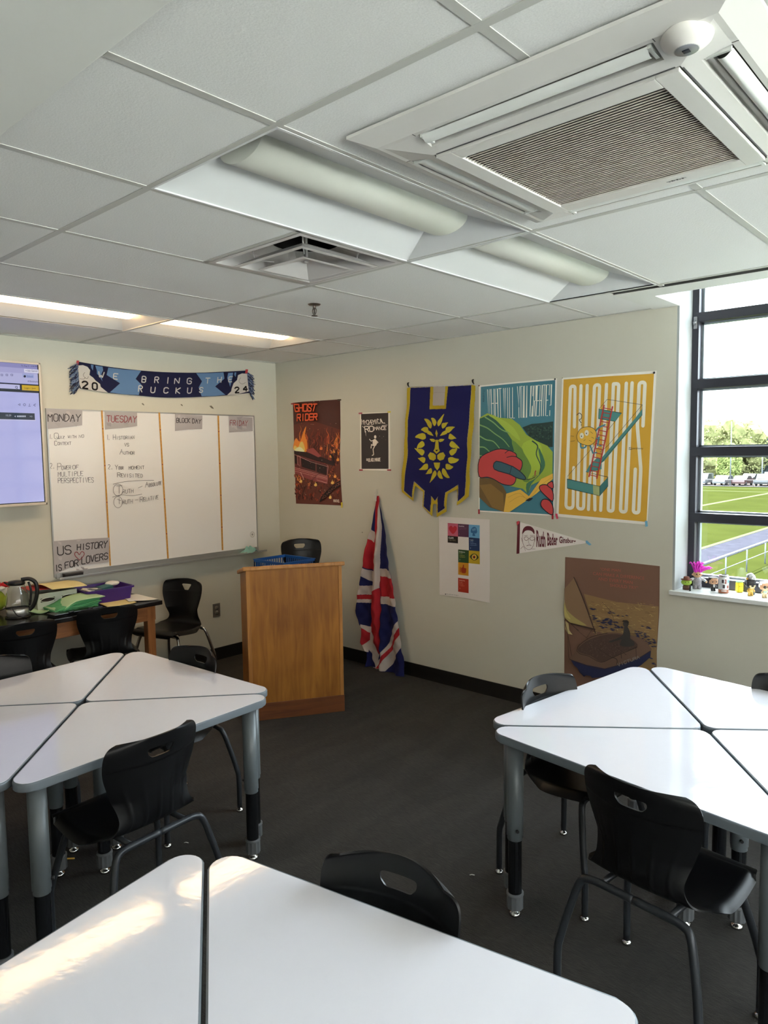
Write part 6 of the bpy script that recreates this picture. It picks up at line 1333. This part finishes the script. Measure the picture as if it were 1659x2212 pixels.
# 7 pale figure with sunglasses
def glasses(t):
    mb = MB(); [mb.lathe([(0, 0), (.0075, 0), (.0075, .002), (0, .002)], k=16, M=Matrix.Translation((.0185, s*.010, .056)) @ Matrix.Rotation(pi/2, 4, 'Y')) for s in (-1, 1)]; mb.box(.0185, .020, -.022, .022, .0575, .059); mb.build('sunglasses', mat('glass_dark', (60, 56, 44), rough=.15), t)
    MB().lathe([(.0075, .036), (.013, .033), (.011, .028)], k=14).build('scarf', mat('toy_teal', (110, 180, 190), rough=.5), t)
bighead(4.052, .088, -46, 'big-headed figure with white hair and dark sunglasses cut by the right edge', tw, skin, mat('toy_cream2', (220, 200, 160), rough=.5), mat('toy_cream3', (214, 190, 150), rough=.5), glasses, 1.1, False)
# paper scraps on the floor
for x, y, lb in ((400*1.0, 1822, 'tiny white paper scrap on the floor under the nearest left chair'), (1018, 1892, 'tiny curled white scrap on the carpet between the table groups')):
    p = at(x, y, 2, .001); o = MB().tube([(p.x-.008, p.y, .002), (p.x, p.y+.004, .005), (p.x+.008, p.y+.012, .002)], .0016, 5).build('paper_scrap', pwh); tag(o, lb, 'scrap', 'paper scraps on the carpet')
p = at(125, 1856, 2, .004); o = MB().tube([(p.x-.05, p.y-.05, .0045), (p.x+.05, p.y+.05, .0045)], .0038, 6).build('yellow_pencil', mat('pencil_yellow', (206, 160, 60), rough=.5)); tag(o, 'yellow pencil lying on the floor under the left tables', 'pencil')

# ============================================================ outside: sports field, parking, trees
G = -3.9
def ext(name, mb, m, lb=None, cat=None, kind=None, group=None): o = mb.build(name, m); return tag(o, lb, cat, group, kind)
ext('ground', MB().box(-160, 120, .6, 260, G-.3, G-.06), mat('ground_earth', (26, 28, 20), rough=1, spec=0), kind='structure')
grass = mat('field_grass', (34, 38, 15), rough=1, spec=0, var=(.35, .12))
ext('sports_field', MB().box(-110, 70, 3, 107.8, G-.055, G), grass, kind='structure')
lm = mat('line_white', (62, 66, 46), rough=1, spec=0)
ext('path', MB().box(-8.55, -6.6, 8, 107, G, G+.02), mat('asphalt', (40, 40, 47), rough=1, spec=0, var=(1.5, .15)), kind='structure')
mb = MB(); mb.box(-8.85, -8.55, 8, 107, G, G+.035); mb.box(-100, -19.5, 95.6, 96.2, G, G+.015); mb.box(-19.6, -19.0, 60, 96.2, G, G+.015); mb.box(-110, 60, 103, 103.4, G, G+.015); ext('field_lines', mb, lm, kind='structure')
ext('parking_lot', MB().box(-110, 70, 108.5, 134, G-.02, G+.05), mat('parking', (60, 55, 53), rough=1, spec=0), kind='structure')
ext('verge', MB().box(-110, 70, 134, 140, G, G+.3), mat('verge_grass', (68, 68, 36), rough=1, spec=0), kind='structure')
# railing
t = empty('stair_railing', (-4.5, 30, G), 0, 'pale metal railing with posts seen through the lowest pane', 'railing'); rm = mat('rail_metal', (92, 96, 102), rough=.6, metal=.2)
MB().tube([(0, -20, 1.1), (0, 40, 1.1)], .045, 10).build('top_rail', rm, t)
for y in range(-20, 41, 3): MB().tube([(0, y, 0), (0, y, 1.1)], .03, 8).build('post', rm, t)
MB().tube([(0, -20, .55), (0, 40, .55)], .018, 8).build('mid_rail', rm, t)
# cars
def car(x, y, rz, col, lb, van=False):
    t = empty('parked_car', (x, y, G+.05), rz, lb, 'car', 'cars parked beyond the field'); L_, W_, H_ = 2.25, .9, (1.75 if van else 1.45)
    prof = [(-L_, .35), (-L_, .85), (-L_*.92, 1.0), (-L_*.62 if not van else -L_*.88, 1.02), (-L_*.42 if not van else -L_*.8, H_), (L_*.25, H_), (L_*.55, 1.02), (L_*.95, .88), (L_, .6), (L_, .35)]
    key = 'car_%d_%d_%d' % col; m = mat(key, col, rough=.3, coat=.5)
    mb = MB(); R_ = Matrix(((1, 0, 0, 0), (0, 0, -1, 0), (0, 1, 0, 0), (0, 0, 0, 1))); mb.prism(prof, -W_, W_, M=R_); mb.build('car_body', m, t)
    gm = mat('car_glass', (20, 24, 28), rough=.35); mb = MB(); pr2 = [(-L_*.52, 1.04), (-L_*.38, H_-.08), (L_*.22, H_-.08), (L_*.44, 1.04)]; mb.prism(pr2, -W_-.01, W_+.01, M=R_)
    mb.face([(L_*.56, -.78, 1.06), (L_*.56, .78, 1.06), (L_*.285, .70, H_-.03), (L_*.285, -.70, H_-.03)]); mb.face([(-L_*.66, -.78, 1.06), (-L_*.66, .78, 1.06), (-L_*.45, .70, H_-.03), (-L_*.45, -.70, H_-.03)]); mb.build('car_windows', gm, t)
    for sx in (-1, 1):
        for sy in (-1, 1): MB().lathe([(0, -.1), (.32, -.1), (.32, .1), (0, .1)], k=16, M=Matrix.Translation((sx*1.35, sy*.82, .32)) @ Matrix.Rotation(pi/2, 4, 'X')).build('wheel', mat('tyre', (22, 22, 22), rough=.9), t)
    return t
cols = [((66, 68, 72), 'silver'), ((22, 24, 28), 'dark'), ((78, 79, 80), 'white'), ((34, 42, 54), 'blue'), ((56, 30, 30), 'red'), ((44, 46, 48), 'grey')]
rnd = random.Random(12); wh = ['far left, beside the window frame', 'left, next to the frame', 'left of the centre pane', 'just left of centre', 'near the centre', 'right of centre', 'toward the right edge', 'at the right edge', 'beyond the right edge']
for row, (y, n) in enumerate(((111.5, 9), (121, 8))):
    for i in range(n):
        x = -33+i*2.9+row*1.3+rnd.uniform(-.2, .2); c_, nm = cols[(i*2+row*3+(i//3)) % 6]; car(x, y, -pi/2+rnd.uniform(-.06, .06), c_, '%s car in the %s parking row beyond the field, %s' % (nm, ('front', 'rear')[row], wh[i]), (i+row) % 3 == 0)
# low fence and poles
t = empty('field_fence', (-25, 108.2, G), 0, 'long low chain fence between the field and the parked cars', 'fence')
mb = MB(); mb.tube([(-40, 0, 1.0), (60, 0, 1.0)], .035, 6); mb.tube([(-40, 0, .1), (60, 0, .1)], .02, 6); mb.build('rails', rm, t)
for i in range(24): MB().tube([(-40+i*4, 0, 0), (-40+i*4, 0, 1.05)], .035, 6).build('post', rm, t)
for x, y, h_, lb in ((-28.4, 109, 9.5, 'thin light pole left, beyond the field'), (-24.9, 112, 5.5, 'short light pole in the middle, beyond the field'), (-23.2, 109.5, 9.5, 'thin light pole right, beyond the field')):
    o = MB().tube([(x, y, G), (x, y, G+h_)], [.09, .06], 8).build('light_pole', rm); tag(o, lb, 'pole', 'light poles beyond the field')
# trees
bark = mat('bark', (30, 26, 22), rough=1)
def tree(x, y, r, h_, m, lb, seed):
    rn = random.Random(seed); t = empty('leafy_tree', (x, y, G), 0, lb, 'tree', 'trees beyond the parking')
    MB().tube([(0, 0, 0), (.1, 0, h_*.3), (0, 0, h_*.6)], [.3, .24, .12], 8).build('trunk', bark, t)
    mb = MB()
    for i in range(42):
        a_ = rn.uniform(0, 2*pi); zz_ = rn.uniform(.14, .93); rr_ = r*math.sqrt(max(.05, 1-((zz_-.5)/.5)**2))*rn.uniform(.25, .85); s_ = r*rn.uniform(.20, .36)
        rr2 = bmesh.ops.create_icosphere(mb.bm, subdivisions=2, radius=s_)
        for v in rr2['verts']: v.co = v.co*(1+rn.uniform(-.22, .22))+Vector((cos(a_)*rr_, sin(a_)*rr_, zz_*h_))
    for i in range(2600):       # leaf sprays
        a_ = rn.uniform(0, 2*pi); zz_ = rn.uniform(.08, 1.0); rr_ = r*math.sqrt(max(.03, 1-((zz_-.5)/.5)**2))*rn.uniform(.8, 1.08); c_ = Vector((cos(a_)*rr_, sin(a_)*rr_, zz_*h_)); s_ = rn.uniform(.08, .22)
        d1 = Vector((rn.gauss(0, 1), rn.gauss(0, 1), rn.gauss(0, 1))).normalized()*s_; d2 = d1.orthogonal().normalized()*s_*.8; mb.face([c_-d1, c_+d2, c_+d1, c_-d2])
    mb.build('crown', m, t, normals=False)
tm = [mat('leaf_olive', (104, 106, 70), rough=1, spec=0, var=(.9, .4)), mat('leaf_green', (92, 104, 90), rough=1, spec=0, var=(.9, .4)), mat('leaf_blue', (98, 112, 116), rough=1, spec=0, var=(.9, .4)), mat('leaf_light', (112, 122, 72), rough=1, spec=0, var=(.9, .4))]
for i, (x, y, r, h_, k, lb) in enumerate(((-37.5, 128, 5.2, 10.6, 0, 'tall yellow-green tree at the left of the window view'), (-44, 130, 5.2, 9.8, 1, 'green tree behind the window frame at far left'), (-33.4, 131, 4.6, 9.9, 0, 'olive tree second from the left in the window view'), (-30.0, 137, 4.6, 8.2, 2, 'bluish green tree in the dip of the tree line'),
      (-26.2, 136, 4.8, 8.9, 1, 'green tree right of the dip in the tree line'), (-21.5, 136, 5.2, 9.6, 2, 'bluish tree at the right edge of the window view'), (-16, 137, 5.2, 9.6, 1, 'green tree beyond the right edge of the photo'), (-31.6, 119, 1.8, 6.2, 3, 'narrow light green tree standing among the parked cars'), (-21.2, 127, 2.6, 5.6, 3, 'small bright green tree right of the light pole'),
      (-35, 142, 6, 8.4, 2, 'bluish tree far back at the left of the view'), (-25, 144, 6, 8.6, 2, 'bluish tree far back at the centre of the view'), (-10, 137, 5, 9.4, 1, 'green tree far beyond the right edge'))): tree(x, y, r, h_, tm[k], lb, 40+i)
ext('far_hedge', MB().box(-110, 60, 150, 153, G, G+6.0), mat('hedge', (36, 42, 36), rough=1, var=(.4, .4)), 'long dark hedge closing the view behind the trees', 'hedge')
